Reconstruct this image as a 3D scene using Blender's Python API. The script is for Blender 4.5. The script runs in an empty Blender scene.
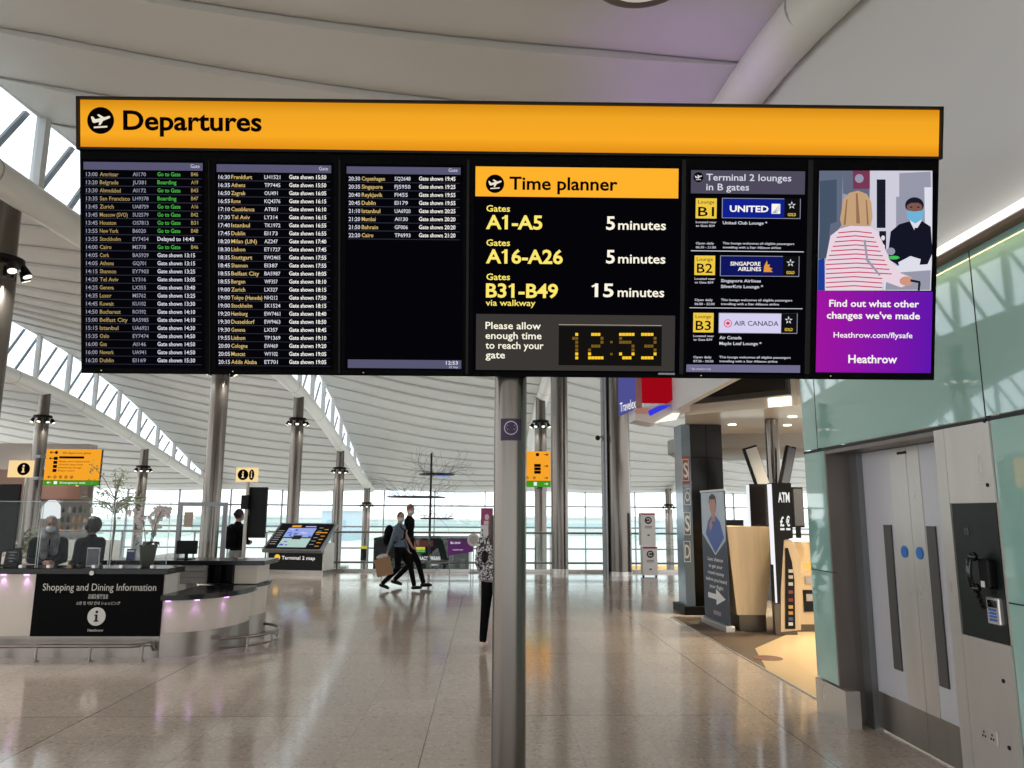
import bpy, bmesh, math, random
from mathutils import Vector, Matrix, Euler
random.seed(7)
SC = bpy.context.scene
COL = SC.collection
PI = math.pi
rad = math.radians
# ------------------------------------------------------------------ camera
F = 750.0; H = 1.7
TH, PS, RO = 0.16989648, 0.03443484, 0.0061147
def cam_axes():
    cx, sx = math.cos(TH), math.sin(TH)
    f = Vector((0, cx, sx)); u = Vector((0, -sx, cx)); r = Vector((1, 0, 0))
    r2 = r*math.cos(RO)+u*math.sin(RO); u2 = -r*math.sin(RO)+u*math.cos(RO)
    R = Matrix.Rotation(-PS, 3, 'Z')
    return R@r2, R@u2, R@f
CR, CU, CF = cam_axes()
EYE = Vector((0, 0, H))
cd = bpy.data.cameras.new('camera'); cam = bpy.data.objects.new('camera', cd); COL.objects.link(cam)
cd.sensor_width = 36; cd.lens = F/1024*36; cd.clip_start = .05; cd.clip_end = 3000
M = Matrix((CR, CU, -CF)).transposed().to_4x4(); M.translation = EYE
cam.matrix_world = M
SC.camera = cam
def ray(px, py):
    return CR*((px-512)/F) - CU*((py-384)/F) + CF
def at(px, py, X=None, Y=None, Z=None):
    """measured pixel of the photograph -> point of the place on a known plane"""
    d = ray(px, py)
    t = X/d.x if X is not None else Y/d.y if Y is not None else (Z-H)/d.z
    return EYE + d*t

# ------------------------------------------------------------------ materials
def lin(c):
    def f(v):
        v /= 255.0
        return v/12.92 if v <= .04045 else ((v+.055)/1.055)**2.4
    return (f(c[0]), f(c[1]), f(c[2]), 1)
MATS = {}
def mat(name, c=(128, 128, 128), rough=.5, metal=0., emit=0., spec=.5, coat=0., bump=None, vary=None, alpha=None, ecol=None):
    if name in MATS: return MATS[name]
    m = bpy.data.materials.new(name); m.use_nodes = True
    nt = m.node_tree; b = nt.nodes['Principled BSDF']
    b.inputs['Base Color'].default_value = lin(c)
    b.inputs['Roughness'].default_value = rough
    b.inputs['Metallic'].default_value = metal
    b.inputs['Specular IOR Level'].default_value = spec
    b.inputs['Coat Weight'].default_value = coat
    b.inputs['Coat Roughness'].default_value = .03
    if emit:
        b.inputs['Emission Color'].default_value = lin(ecol or c); b.inputs['Emission Strength'].default_value = emit
    if vary:
        sc, amt, stretch = vary
        tc = nt.nodes.new('ShaderNodeTexCoord'); mp = nt.nodes.new('ShaderNodeMapping'); n = nt.nodes.new('ShaderNodeTexNoise')
        mp.inputs['Scale'].default_value = stretch; n.inputs['Scale'].default_value = sc; n.inputs['Detail'].default_value = 4
        mx = nt.nodes.new('ShaderNodeMixRGB'); mx.blend_type = 'MULTIPLY'; mx.inputs[0].default_value = 1
        rp = nt.nodes.new('ShaderNodeMapRange'); rp.inputs[1].default_value = .3; rp.inputs[2].default_value = .7
        rp.inputs[3].default_value = 1-amt; rp.inputs[4].default_value = 1
        nt.links.new(tc.outputs['Object'], mp.inputs[0]); nt.links.new(mp.outputs[0], n.inputs['Vector'])
        nt.links.new(n.outputs['Fac'], rp.inputs[0]); nt.links.new(rp.outputs[0], mx.inputs[2])
        mx.inputs[1].default_value = lin(c); nt.links.new(mx.outputs[0], b.inputs['Base Color'])
        rr = nt.nodes.new('ShaderNodeMapRange'); rr.inputs[3].default_value = rough*.85; rr.inputs[4].default_value = min(1, rough*1.25)
        nt.links.new(n.outputs['Fac'], rr.inputs[0]); nt.links.new(rr.outputs[0], b.inputs['Roughness'])
    MATS[name] = m
    return m
def glow(name, c, k=1.0):
    """what gives off light: a screen's pixels, a lamp"""
    if name in MATS: return MATS[name]
    m = bpy.data.materials.new(name); m.use_nodes = True
    nt = m.node_tree; nt.nodes.clear()
    e = nt.nodes.new('ShaderNodeEmission'); o = nt.nodes.new('ShaderNodeOutputMaterial')
    e.inputs[0].default_value = lin(c); e.inputs[1].default_value = k
    nt.links.new(e.outputs[0], o.inputs[0]); MATS[name] = m
    return m
def glass(name, tint=(255, 255, 255), refl=.12, rough=.02, ior=1.35):
    if name in MATS: return MATS[name]
    m = bpy.data.materials.new(name); m.use_nodes = True
    nt = m.node_tree; nt.nodes.clear()
    t = nt.nodes.new('ShaderNodeBsdfTransparent'); g = nt.nodes.new('ShaderNodeBsdfGlossy'); x = nt.nodes.new('ShaderNodeMixShader')
    o = nt.nodes.new('ShaderNodeOutputMaterial'); fr = nt.nodes.new('ShaderNodeFresnel'); fr.inputs[0].default_value = ior
    ad = nt.nodes.new('ShaderNodeMath'); ad.operation = 'ADD'; ad.use_clamp = True; ad.inputs[1].default_value = refl
    t.inputs[0].default_value = lin(tint); g.inputs['Roughness'].default_value = rough; g.inputs[0].default_value = (.9, .95, .95, 1)
    nt.links.new(fr.outputs[0], ad.inputs[0]); nt.links.new(ad.outputs[0], x.inputs[0])
    nt.links.new(t.outputs[0], x.inputs[1]); nt.links.new(g.outputs[0], x.inputs[2]); nt.links.new(x.outputs[0], o.inputs[0])
    MATS[name] = m
    return m
steel = mat('brushed_steel', (206, 202, 197), .28, .75, vary=(2, .10, (3, 3, .6)))
steel_dark = mat('dark_brushed_steel', (128, 120, 113), .35, .85, vary=(2, .12, (3, 3, .5)))
steel_col = mat('column_steel', (112, 107, 101), .22, .95, vary=(1.2, .14, (2, 2, .5)))
black = mat('black_satin', (9, 9, 10), .45, spec=.2)
black_gloss = mat('black_gloss', (10, 10, 11), .12)
black_matte = mat('black_matte', (8, 8, 9), .85, spec=.08)
white_paint = mat('white_paint', (225, 226, 222), .5)
cream = mat('cream_laminate', (214, 205, 192), .35)
steel_mid = mat('satin_steel', (150, 144, 137), .3, .85, vary=(2, .15, (3, 3, .6)))
grey_metal = mat('grey_metal', (120, 122, 124), .35, .7)
white_sign = glow('sign_white', (240, 240, 235), 1.0)
skin = mat('skin', (186, 140, 118), .55)
mask_blue = mat('face_mask', (190, 205, 215), .8)

# ------------------------------------------------------------------ mesh builder
class MB:
    def __init__(s): s.v = []; s.f = []; s.m = []; s.mi = 0; s.T = None
    def add(s, vs, fs):
        n = len(s.v)
        for p in vs:
            p = Vector(p)
            s.v.append(s.T@p if s.T is not None else p)
        for f in fs: s.f.append([n+i for i in f]); s.m.append(s.mi)
        return s
    def box(s, x0, x1, y0, y1, z0, z1):
        return s.add([(x0,y0,z0),(x1,y0,z0),(x1,y1,z0),(x0,y1,z0),(x0,y0,z1),(x1,y0,z1),(x1,y1,z1),(x0,y1,z1)],
                     [(0,3,2,1),(4,5,6,7),(0,1,5,4),(1,2,6,5),(2,3,7,6),(3,0,4,7)])
    def prism(s, pts, d):
        """closed polygon pts (3D, one plane) pushed by vector d"""
        pts = [Vector(p) for p in pts]; n = len(pts); d = Vector(d)
        nrm = Vector((0,0,0))
        for i in range(n): nrm += pts[i].cross(pts[(i+1) % n])
        fl = nrm.dot(d) > 0
        vs = pts+[p+d for p in pts]
        a = list(range(n)); b = [i+n for i in range(n)]
        fs = [a[::-1] if fl else a, b if fl else b[::-1]]
        for i in range(n):
            j = (i+1) % n
            fs.append((i, j, j+n, i+n) if fl else (i, i+n, j+n, j))
        return s.add(vs, fs)
    def quad(s, *p): return s.add(p, [tuple(range(len(p)))])
    def tube(s, p0, p1, r0, r1=None, n=12, cap=True):
        r1 = r0 if r1 is None else r1
        p0 = Vector(p0); p1 = Vector(p1); d = (p1-p0).normalized()
        a = d.orthogonal().normalized(); b = d.cross(a)
        vs = []
        for p, r in ((p0, r0), (p1, r1)):
            for i in range(n):
                t = 2*PI*i/n; vs.append(p+a*math.cos(t)*r+b*math.sin(t)*r)
        fs = [(i, (i+1) % n, n+(i+1) % n, n+i) for i in range(n)]
        if cap: fs += [tuple(range(n))[::-1], tuple(range(n, 2*n))]
        return s.add(vs, fs)
    def path(s, pts, r, n=8, closed=False):
        pts = [Vector(p) for p in pts]; N = len(pts); vs = []; a = None
        for i, p in enumerate(pts):
            if closed: d = (pts[(i+1) % N]-pts[i-1])
            else: d = pts[min(i+1, N-1)]-pts[max(i-1, 0)]
            d.normalize()
            a = d.orthogonal().normalized() if a is None else (a-d*a.dot(d)).normalized()
            b = d.cross(a)
            rr = r[i] if isinstance(r, (list, tuple)) else r
            for k in range(n):
                t = 2*PI*k/n; vs.append(p+a*math.cos(t)*rr+b*math.sin(t)*rr)
        fs = []
        for i in range(N if closed else N-1):
            j = (i+1) % N
            for k in range(n): fs.append((i*n+k, i*n+(k+1) % n, j*n+(k+1) % n, j*n+k))
        if not closed: fs += [tuple(range(n))[::-1], tuple(range((N-1)*n, N*n))]
        return s.add(vs, fs)
    def ell(s, c, r, n=14, m=9, rot=None):
        c = Vector(c); vs = []; fs = []
        if isinstance(r, (int, float)): r = (r, r, r)
        def P(x, y, z):
            q = Vector((x*r[0], y*r[1], z*r[2]))
            if rot is not None: q = rot@q
            return c+q
        vs.append(P(0, 0, -1))
        for i in range(1, m):
            ph = -PI/2+PI*i/m
            for k in range(n): vs.append(P(math.cos(ph)*math.cos(2*PI*k/n), math.cos(ph)*math.sin(2*PI*k/n), math.sin(ph)))
        vs.append(P(0, 0, 1)); L = len(vs)-1
        for k in range(n):
            fs.append((0, 1+(k+1) % n, 1+k)); fs.append((L, 1+(m-2)*n+k, 1+(m-2)*n+(k+1) % n))
            for i in range(m-2): fs.append((1+i*n+k, 1+i*n+(k+1) % n, 1+(i+1)*n+(k+1) % n, 1+(i+1)*n+k))
        return s.add(vs, fs)
    def cap(s, p0, p1, r0, r1=None):
        r1 = r0 if r1 is None else r1
        return s.tube(p0, p1, r0, r1).ell(p0, r0, 12, 8).ell(p1, r1, 12, 8)
    def lathe(s, c, prof, n=24):
        c = Vector(c); vs = []; fs = []
        for r, z in prof:
            for k in range(n): vs.append(c+Vector((r*math.cos(2*PI*k/n), r*math.sin(2*PI*k/n), z)))
        for i in range(len(prof)-1):
            for k in range(n): fs.append((i*n+k, i*n+(k+1) % n, (i+1)*n+(k+1) % n, (i+1)*n+k))
        fs += [tuple(range(n))[::-1], tuple(range((len(prof)-1)*n, len(prof)*n))]
        return s.add(vs, fs)
    def build(s, name, mats, parent=None, smooth=False, bev=0, label=None):
        me = bpy.data.meshes.new(name)
        off = Vector((0, 0, 0)); q = parent; root = parent
        while q is not None: off += Vector(q.location); root = q; q = q.parent
        if parent is None or not root.get('_w'): off = Vector((0, 0, 0))
        me.from_pydata([tuple(v-off) for v in s.v], [], s.f)
        if not isinstance(mats, (list, tuple)): mats = [mats]
        for m in mats: me.materials.append(m)
        me.polygons.foreach_set('material_index', s.m)
        if smooth:
            me.polygons.foreach_set('use_smooth', [True]*len(s.f))
            try: me.set_sharp_from_angle(angle=rad(40))
            except Exception: pass
        me.update()
        o = bpy.data.objects.new(name, me); COL.objects.link(o)
        if parent is not None: o.parent = parent
        if bev:
            b = o.modifiers.new('bevel', 'BEVEL'); b.width = bev; b.segments = 2; b.limit_method = 'ANGLE'
        if label: o['label'] = label
        return o
def tag(o, label=None, cat=None, group=None, kind=None):
    if label: o['label'] = label
    if cat: o['category'] = cat
    if group: o['group'] = group
    if kind: o['kind'] = kind
    return o
def thing(name, loc, label, cat, group=None, world=True, rz=0, kind=None):
    """an Empty at the thing's base; with world=True its parts are given in world coordinates"""
    o = bpy.data.objects.new(name, None); COL.objects.link(o); o.empty_display_size = .1
    o.location = loc; o.rotation_euler = (0, 0, rz)
    if world: o['_w'] = 1
    return tag(o, label, cat, group, kind)
def group_part(name, parent):
    """a part that is only a holder for sub-parts"""
    o = bpy.data.objects.new(name, None); COL.objects.link(o); o.parent = parent; return o

# ------------------------------------------------------------------ lettering
_tc = {}
def glyphs(text, bold=0, res=3):
    k = (text, bold, res)
    if k in _tc: return _tc[k]
    cu = bpy.data.curves.new('lettering', 'FONT'); cu.body = text; cu.size = 1; cu.resolution_u = res; cu.offset = bold
    ob = bpy.data.objects.new('lettering', cu)
    me = ob.to_mesh()
    vs = [v.co.copy() for v in me.vertices]; fs = [tuple(p.vertices) for p in me.polygons]
    ob.to_mesh_clear(); bpy.data.objects.remove(ob); bpy.data.curves.remove(cu)
    _tc[k] = (vs, fs); return _tc[k]
CAPH = None
def cap_h():
    global CAPH
    if CAPH is None:
        vs, _ = glyphs('H'); CAPH = max(v.y for v in vs)-min(v.y for v in vs)
    return CAPH
def write(mb, text, org, ux, uz, h, w=None, align='L', bold=0, res=3, condense=1.0):
    """text with baseline start org, unit vectors ux (reading direction) and uz (up), capital height h, fitted to width w"""
    vs, fs = glyphs(text, bold, res)
    if not vs: return
    x0 = min(v.x for v in vs); x1 = max(v.x for v in vs); k = h/cap_h()
    kx = w/(x1-x0) if w else k*condense
    W = (x1-x0)*kx; s = {'L': 0, 'C': -W/2, 'R': -W}[align]
    org = Vector(org); ux = Vector(ux); uz = Vector(uz)
    mb.add([org+ux*(s+(v.x-x0)*kx)+uz*(v.y*k) for v in vs], fs)
    if h > .055:                                        # the figure 1 of this lettering has a flag
        for i, ch in enumerate(text):
            if ch == '1':
                xr = max(v.x for v in glyphs(text[:i+1], bold, res)[0]); bw = .105+2*bold; ch_ = cap_h()
                P = [(xr-bw*.5, ch_*1.01), (xr-bw-.13, ch_*.84), (xr-bw-.10, ch_*.72), (xr-bw*.5, ch_*.86)]
                q = [org+ux*(s+(x-x0)*kx)+uz*(y*k) for x, y in P]
                mb.prism(q, ux.cross(uz)*.0002)

# ================================================================== SETTING
# ---- floor with terrazzo tiles
def floor_material():
    m = bpy.data.materials.new('terrazzo_tiles'); m.use_nodes = True
    nt = m.node_tree; N = nt.nodes; L = nt.links; b = N['Principled BSDF']
    g = N.new('ShaderNodeNewGeometry'); sp = N.new('ShaderNodeSeparateXYZ'); L.new(g.outputs['Position'], sp.inputs[0])
    def math_(op, a, c=None, c2=None):
        n = N.new('ShaderNodeMath'); n.operation = op
        for i, q in enumerate((a, c, c2)):
            if q is None: continue
            if isinstance(q, (int, float)): n.inputs[i].default_value = q
            else: L.new(q, n.inputs[i])
        return n.outputs[0]
    def joint(c, off, per, wd):
        t = math_('SUBTRACT', c, off); t = math_('DIVIDE', t, per); t = math_('FRACT', t)
        t = math_('SUBTRACT', t, .5); t = math_('ABSOLUTE', t)      # .5 at the joint
        return math_('GREATER_THAN', t, .5-wd/per)
    P = .571
    j = math_('MAXIMUM', joint(sp.outputs[0], .141, P, .0022), joint(sp.outputs[1], .472, P, .0018))
    J = math_('MAXIMUM', joint(sp.outputs[0], -.43, P*5, .005), joint(sp.outputs[1], 6.753, P*5, .004))
    vo = N.new('ShaderNodeTexVoronoi'); vo.inputs['Scale'].default_value = 42; vo.inputs['Randomness'].default_value = 1
    L.new(g.outputs['Position'], vo.inputs['Vector'])
    v2 = N.new('ShaderNodeTexVoronoi'); v2.inputs['Scale'].default_value = 17; L.new(g.outputs['Position'], v2.inputs['Vector'])
    cr = N.new('ShaderNodeValToRGB'); L.new(vo.outputs['Color'], cr.inputs[0])
    e = cr.color_ramp.elements; e[0].position = 0; e[0].color = lin((166, 150, 138)); e[1].position = 1; e[1].color = lin((214, 202, 188))
    q = e.new(.25); q.color = lin((196, 182, 170)); q = e.new(.8); q.color = lin((203, 190, 178))
    chip = math_('LESS_THAN', v2.outputs['Distance'], .16)
    mx = N.new('ShaderNodeMixRGB'); L.new(math_('MULTIPLY', chip, .75), mx.inputs[0]); L.new(cr.outputs[0], mx.inputs[1]); mx.inputs[2].default_value = lin((232, 224, 212))
    # tile to tile tone
    cx = math_('FLOOR', math_('DIVIDE', math_('SUBTRACT', sp.outputs[0], .141), P)); cy = math_('FLOOR', math_('DIVIDE', math_('SUBTRACT', sp.outputs[1], .472), P))
    cb = N.new('ShaderNodeCombineXYZ'); L.new(cx, cb.inputs[0]); L.new(cy, cb.inputs[1])
    wn = N.new('ShaderNodeTexWhiteNoise'); L.new(cb.outputs[0], wn.inputs[0])
    tone = math_('MULTIPLY_ADD', wn.outputs['Value'], .12, .92)
    m2 = N.new('ShaderNodeMixRGB'); m2.blend_type = 'MULTIPLY'; m2.inputs[0].default_value = 1; L.new(mx.outputs[0], m2.inputs[1]); L.new(tone, m2.inputs[2])
    m3 = N.new('ShaderNodeMixRGB'); L.new(math_('MAXIMUM', math_('MULTIPLY', j, .35), math_('MULTIPLY', J, .8)), m3.inputs[0]); L.new(m2.outputs[0], m3.inputs[1]); m3.inputs[2].default_value = lin((70, 60, 54))
    L.new(m3.outputs[0], b.inputs['Base Color'])
    ns = N.new('ShaderNodeTexNoise'); ns.inputs['Scale'].default_value = .9; ns.inputs['Detail'].default_value = 5; L.new(g.outputs['Position'], ns.inputs['Vector'])
    mr = N.new('ShaderNodeMapRange'); mr.inputs[3].default_value = .06; mr.inputs[4].default_value = .15; L.new(ns.outputs['Fac'], mr.inputs[0]); L.new(mr.outputs[0], b.inputs['Roughness'])
    b.inputs['Specular IOR Level'].default_value = .95
    return m
FLOOR_Y = 22.55; XS = 3.12
fm = floor_material()
MB().box(-32, 22, -8, FLOOR_Y, -.3, 0).build('floor', fm)
tag(bpy.data.objects['floor'], kind='structure')
# shop floor finishes: dark carpet and pale tile, millimetres thick
brown = mat('brown_floor', (96, 82, 68), .55, vary=(9, .2, (1, 1, 1)))
MB().box(XS, 12, 7.2, 12.9, .0, .004).build('floor_shop', brown); tag(bpy.data.objects['floor_shop'], kind='structure')
p = [at(748, 650, Z=.006), at(815, 626, Z=.006), at(900, 640, Z=.006), at(828, 690, Z=.006)]
p[3].x = max(p[3].x, XS)
pale = mat('pale_floor_tile', (205, 180, 140), .3)
q = [(XS+.35, 9.9), (5.4, 12.4), (8, 12.4), (8, 7.3), (XS+.01, 7.3), (XS+.01, 8.6)]
MB().prism([(x, y, .004) for x, y in q], (0, 0, .006)).build('floor_shop_tile', pale); tag(bpy.data.objects['floor_shop_tile'], kind='structure')
MB().box(XS-.012, XS+.012, 7.0, 12.9, 0, .012).build('trim_1', steel); tag(bpy.data.objects['trim_1'], kind='structure')
st = MB(); c = at(768, 658, Z=.011); st.lathe((c.x, c.y, .0105), [(.17, 0), (.17, .002)], 24)
tag(st.build('floor_sticker', mat('sticker_brown', (110, 70, 50), .5)), 'round brown sticker on the pale floor of the currency shop', 'floor sticker')

# ---- roof: wave of shingled bays between tubular chords with clerestory windows
def interp(tab, y):
    if y <= tab[0][0]: return tab[0][1]
    for (a, b), (c, d) in zip(tab, tab[1:]):
        if y <= c:
            t = (y-a)/(c-a); return b+(d-b)*t
    return tab[-1][1]
def sm(tab, y): return sum(interp(tab, y+k) for k in (-1.5, -.75, 0, .75, 1.5))/5
ZC = [(-6, 3.2), (2, 4.75), (5, 5.72), (7.3, 6.12), (10.6, 6.14), (14, 6.22), (18, 6.3), (24.7, 6.13), (29, 5.8), (33.2, 5.15), (37, 4.45), (43, 3.35), (47.5, 2.75), (50, 2.6)]
WH = [(-6, .8), (2, 1.1), (10.6, 1.33), (12.5, 1.4), (18, 1.65), (24, 1.8), (30.7, 1.75), (35.4, 1.55), (40, 1.0), (46, .25), (50, .2)]
def zc(y): return sm(ZC, y)
def wh(y): return sm(WH, y)
FAC = 47.0
def x3(y): return 2.80 if y < 9 else 2.15 if y > 22 else 2.80-.65*(y-9)/13
SP = [lambda y: -25.6, lambda y: -16.3, lambda y: -7.0, x3, lambda y: 11.4, lambda y: 20.7, lambda y: 30.]
BAND = 1.42
ceil_m = mat('ceiling_panels', (196, 195, 190), .5, vary=(.35, .10, (1, 1, 1)))
joint_m = mat('ceiling_joint', (158, 157, 153), .8)
def bay(k, y0, y1, name, mi=ceil_m):
    L, Rr = SP[k], SP[k+1]; mb = MB()
    NX = 18; SUB = 8
    y = math.floor(y0/BAND)*BAND
    lips = []
    while y < y1-.01:
        rows = []
        for s in range(SUB+1):
            yy = y+BAND*s/SUB; v = s/SUB
            row = []
            for i in range(NX+1):
                t = i/NX; a, b_ = L(yy), Rr(yy)
                x = a+(b_-a)*t
                z = zc(yy)+.25+wh(yy)*(1-t)-.22*math.sin(PI*t)*1.0 + .06*(t**6)
                amp = .09*min(1, 1.6*math.sin(PI*min(max(t, .0), 1))+.25)
                z += amp*(v**1.5) - .05*math.sin(PI*v)*amp*4      # each shingle bellies down and laps over the next
                row.append(Vector((x, yy, z)))
            rows.append(row)
        vs = [p for r in rows for p in r]; W = NX+1
        fs = [(s*W+i, s*W+i+1, (s+1)*W+i+1, (s+1)*W+i) for s in range(SUB) for i in range(NX)]
        if lips:
            vs = lips[-1]+vs; fs = [tuple(i+W for i in f) for f in fs]+[(i, i+1, W+i+1, W+i) for i in range(NX)]
        mb.add([p for p in vs], [f[::-1] for f in fs])
        lips.append(rows[-1]); 
        y += BAND
    lp = MB()
    for r in lips:
        for i in range(NX):
            a, b_ = r[i], r[i+1]
            e = Vector((0, .022, 0)); d = Vector((0, 0, -.006))
            lp.quad(a-e+d*3, b_-e+d*3, b_+d*1, a+d*1)
    o = mb.build(name, mi, smooth=False)
    me = o.data; me.polygons.foreach_set('use_smooth', [True]*len(me.polygons)); me.set_sharp_from_angle(angle=rad(30))
    tag(o, kind='structure')
    j = lp.build('panel_joint', joint_m, o)
    return o
bay(0, 9, 48.2, 'ceiling')
bay(1, -9, 48.2, 'ceiling.001')
bay(2, -9, 48.2, 'ceiling.002')
bay(3, -9, 48.2, 'ceiling.003'); bay(4, 16, 48.2, 'ceiling.004')
# roof deck above so that daylight only enters by the clerestories
tube_m = mat('chord_casing', (214, 214, 208), .45)
frame_m = mat('window_frame_paint', (196, 198, 198), .45)
fin_m = mat('window_fin_grey', (92, 98, 104), .5)
sky_glass = glass('clerestory_glass', (236, 243, 248), .03)
def spine(k, y0, y1, n):
    X = SP[k]; mb = MB(); pts = []
    y = y0
    while y <= y1+.01: pts.append(Vector((X(y), y, zc(y)+.22))); y += .7
    mb.path(pts, .24, 20)
    o = mb.build('trim_%d' % n, tube_m, smooth=True); tag(o, kind='structure')
    jm = MB(); y = y0+1.05
    while y < y1:
        c = Vector((X(y), y, zc(y)+.22)); jm.tube(c-Vector((0, .012, 0)), c+Vector((0, .012, 0)), n=24, r0=.246); y += 4.25
    jm.build('casing_joint', joint_m, o)
def clerestory(k, y0, y1, n):
    X = SP[k](20)-.04
    zb = lambda y: zc(y)+.40
    zt = lambda y: zc(y)+.30+wh(y)
    root = thing('window_%d' % n, (X, y0, zb(y0)), None, None, kind='structure')
    pane = MB(); pts = [y0+(y1-y0)*i/40 for i in range(41)]
    for a, b_ in zip(pts, pts[1:]):
        if zt(a)-zb(a) > .02: pane.quad((X, a, zb(a)), (X, b_, zb(b_)), (X, b_, zt(b_)), (X, a, zt(a)))
    pane.build('window_pane', sky_glass, root)
    fr = MB(); fr.path([(X, y, zb(y)) for y in pts], .07, 8); fr.path([(X, y, zt(y)) for y in pts], .06, 8)
    fr.build('window_frame', frame_m, root)
    y = y0+.4; i = 0
    while y < y1-.3:
        h = zt(y)-zb(y)
        if h > .1:
            MB().box(X-.05, X+.1, y-.07, y+.07, zb(y)-.05, zt(y)+.05).build('window_strut', frame_m, root)
            for q in (.25, 1.1):
                a = y+q; b_ = a+.72*h
                if zt(b_)-zb(b_) > .05:
                    MB().prism([(X-.2, a-.04, zb(a)), (X-.2, a+.07, zb(a)), (X-.2, b_+.07, zt(b_)), (X-.2, b_-.04, zt(b_))], (.05, 0, 0)).build('window_fin', fin_m, root)
        y += 2.1
for i, k in enumerate((1, 2, 3, 4)):
    spine(k, {1: 8, 2: -8, 3: -8, 4: 20}[k], 47, 2+i)
clerestory(1, 8, 46, 1); clerestory(2, -6, 46, 2); clerestory(3, 22, 46, 3)

# ---- far glass facade down to the lower level
FT = 3.0; GZ = -8.0
root = thing('window_4', (0, FAC, GZ), None, None, kind='structure')
fg = glass('facade_glass', (240, 247, 247), .03)
MB().quad((-32, FAC, GZ), (26, FAC, GZ), (26, FAC, FT+.3), (-32, FAC, FT+.3)).build('window_pane', fg, root)
z_t = [at(450, 506, Y=FAC).z]
for i in range(1, 9): z_t.append(z_t[-1]-1.28)
for z in z_t: MB().box(-32, 26, FAC-.12, FAC+.05, z-.045, z+.045).build('transom', grey_metal, root)
x = -31.0
while x < 26:
    MB().box(x-.03, x+.03, FAC-.2, FAC-.02, GZ, FT+.2).build('mullion', grey_metal, root); x += 3.1
MB().box(-32, 26, FAC-.3, FAC+.3, FT+.0, FT+.35).build('head_rail', white_paint, root)

# ---- apron outside
apron = mat('apron_concrete', (214, 214, 208), .8, vary=(.05, .12, (1, 1, 1)))
MB().box(-900, 900, FAC+.6, 900, GZ-.5, GZ).build('ground', apron); tag(bpy.data.objects['ground'], kind='structure')
lowm = mat('lower_hall_floor', (190, 188, 182), .4)
MB().box(-32, 26, FLOOR_Y-.4, FAC+.3, GZ-.3, GZ).build('floor_lower', lowm); tag(bpy.data.objects['floor_lower'], kind='structure')
# ---- right: lift wall
XW = 2.95
teal = mat('teal_back_painted_glass', (152, 194, 185), .03, coat=.9, spec=.9)
YE = at(801, 400, X=XW).y
def wq(px, py, X=XW): return at(px, py, X=X)
y_rev0 = wq(822, 600).y            # far side of the lift recess
y_rev0 = 6.42
y_jamb = 4.81
y_pan0 = 4.70
y_pan1 = 4.262
z_top = (wq(843, 451).z+wq(925, 428).z+wq(1000, 413.5).z)/3
ZS = 3.30
print('lift', YE, y_rev0, y_jamb, y_pan0, y_pan1, z_top)
seam = mat('panel_seam', (20, 30, 32), .6)
sk = .30
wl = MB()
wl.box(XW, XW+.06, 1.2, YE, z_top+.02, ZS)
wl.box(XW, XW+.06, y_rev0+.031, YE, sk, z_top-.01)
wl.box(XW, XW+.06, 1.2, y_pan1, sk, z_top-.01)
w = wl.build('wall_right', teal); tag(w, kind='structure')
sm_ = MB()
sm_.box(XW-.004, XW+.03, 1.2, YE, z_top-.010, z_top+.012)
zs2 = (wq(810, 568).z+wq(1010, 604).z)/2
for a, b_ in ((y_rev0, YE), (1.2, y_pan1)): sm_.box(XW-.002, XW+.03, a, b_, zs2-.004, zs2+.004)
for yy in (wq(816, 420).y, 4.30): sm_.box(XW-.002, XW+.03, yy-.004, yy+.004, z_top, ZS)
sm_.build('panel_seams', seam, w)
core = mat('wall_core', (170, 168, 160), .8)
cw = MB(); cw.box(XW+.0, XW+.16, y_pan1+.001, y_jamb-.031, .0, z_top-.02); cw.box(XW+.06, XW+.16, 1.2, y_pan1, 0, ZS); cw.box(XW+.06, XW+.16, y_rev0+.03, YE-.01, 0, ZS); cw.box(XW+.06, XW+.16, y_pan1, y_rev0+.03, z_top+.02, ZS)
o = cw.build('wall_core', core); tag(o, kind='structure')
bb = MB(); bb.box(XW-.02, XW+.1, y_rev0-.12, YE-.0, 0, sk-.01); bb.box(XW-.02, XW+.1, 1.2, y_pan1, 0, sk-.01)
tag(bb.build('baseboard_right', steel), kind='structure')
# light shelf and upper wall
up = mat('upper_wall_paint', (206, 206, 204), .7)
XU = 2.985
o = MB().box(XU, XU+.1, 1.0, 14, ZS+.02, 6.35).build('wall_upper', up); tag(o, kind='structure')
tr = MB(); tr.box(XW-.07, XU+.0, 1.2, YE, ZS, ZS+.03)
o = tr.build('trim_6', mat('cove_ledge', (118, 92, 74), .5)); tag(o, kind='structure')
cl = thing('cove_light', (XW+.05, 1.2, ZS+.03), 'long white light strip along the top of the green glass lift wall', 'strip light')
MB().box(XW-.06, XW+.03, 1.2, YE, ZS+.035, ZS+.045).build('light_tray', white_paint, cl)
MB().box(XW-.05, XW+.02, 1.2, YE-.02, ZS+.045, ZS+.10).build('diffuser', glow('cove_tube', (255, 250, 240), 3.0), cl)
al = bpy.data.lights.new('cove_wash', 'AREA'); al.shape = 'RECTANGLE'; al.size = .02; al.size_y = 5.4; al.energy = 5; al.color = (1, .74, .34); ao = bpy.data.objects.new('cove_wash', al); COL.objects.link(ao); ao.location = (XW-.05, 3.95, ZS-.02); ao.rotation_euler = (0, rad(12), 0)
# roof of the lift box (behind the strip)
# ---- lift door in its recess
XD = 3.2
door = thing('door_1', (XD, y_rev0, 0), None, None, kind='structure')
zd = at(905, 446, X=XD).z
zh = z_top-.012
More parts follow.
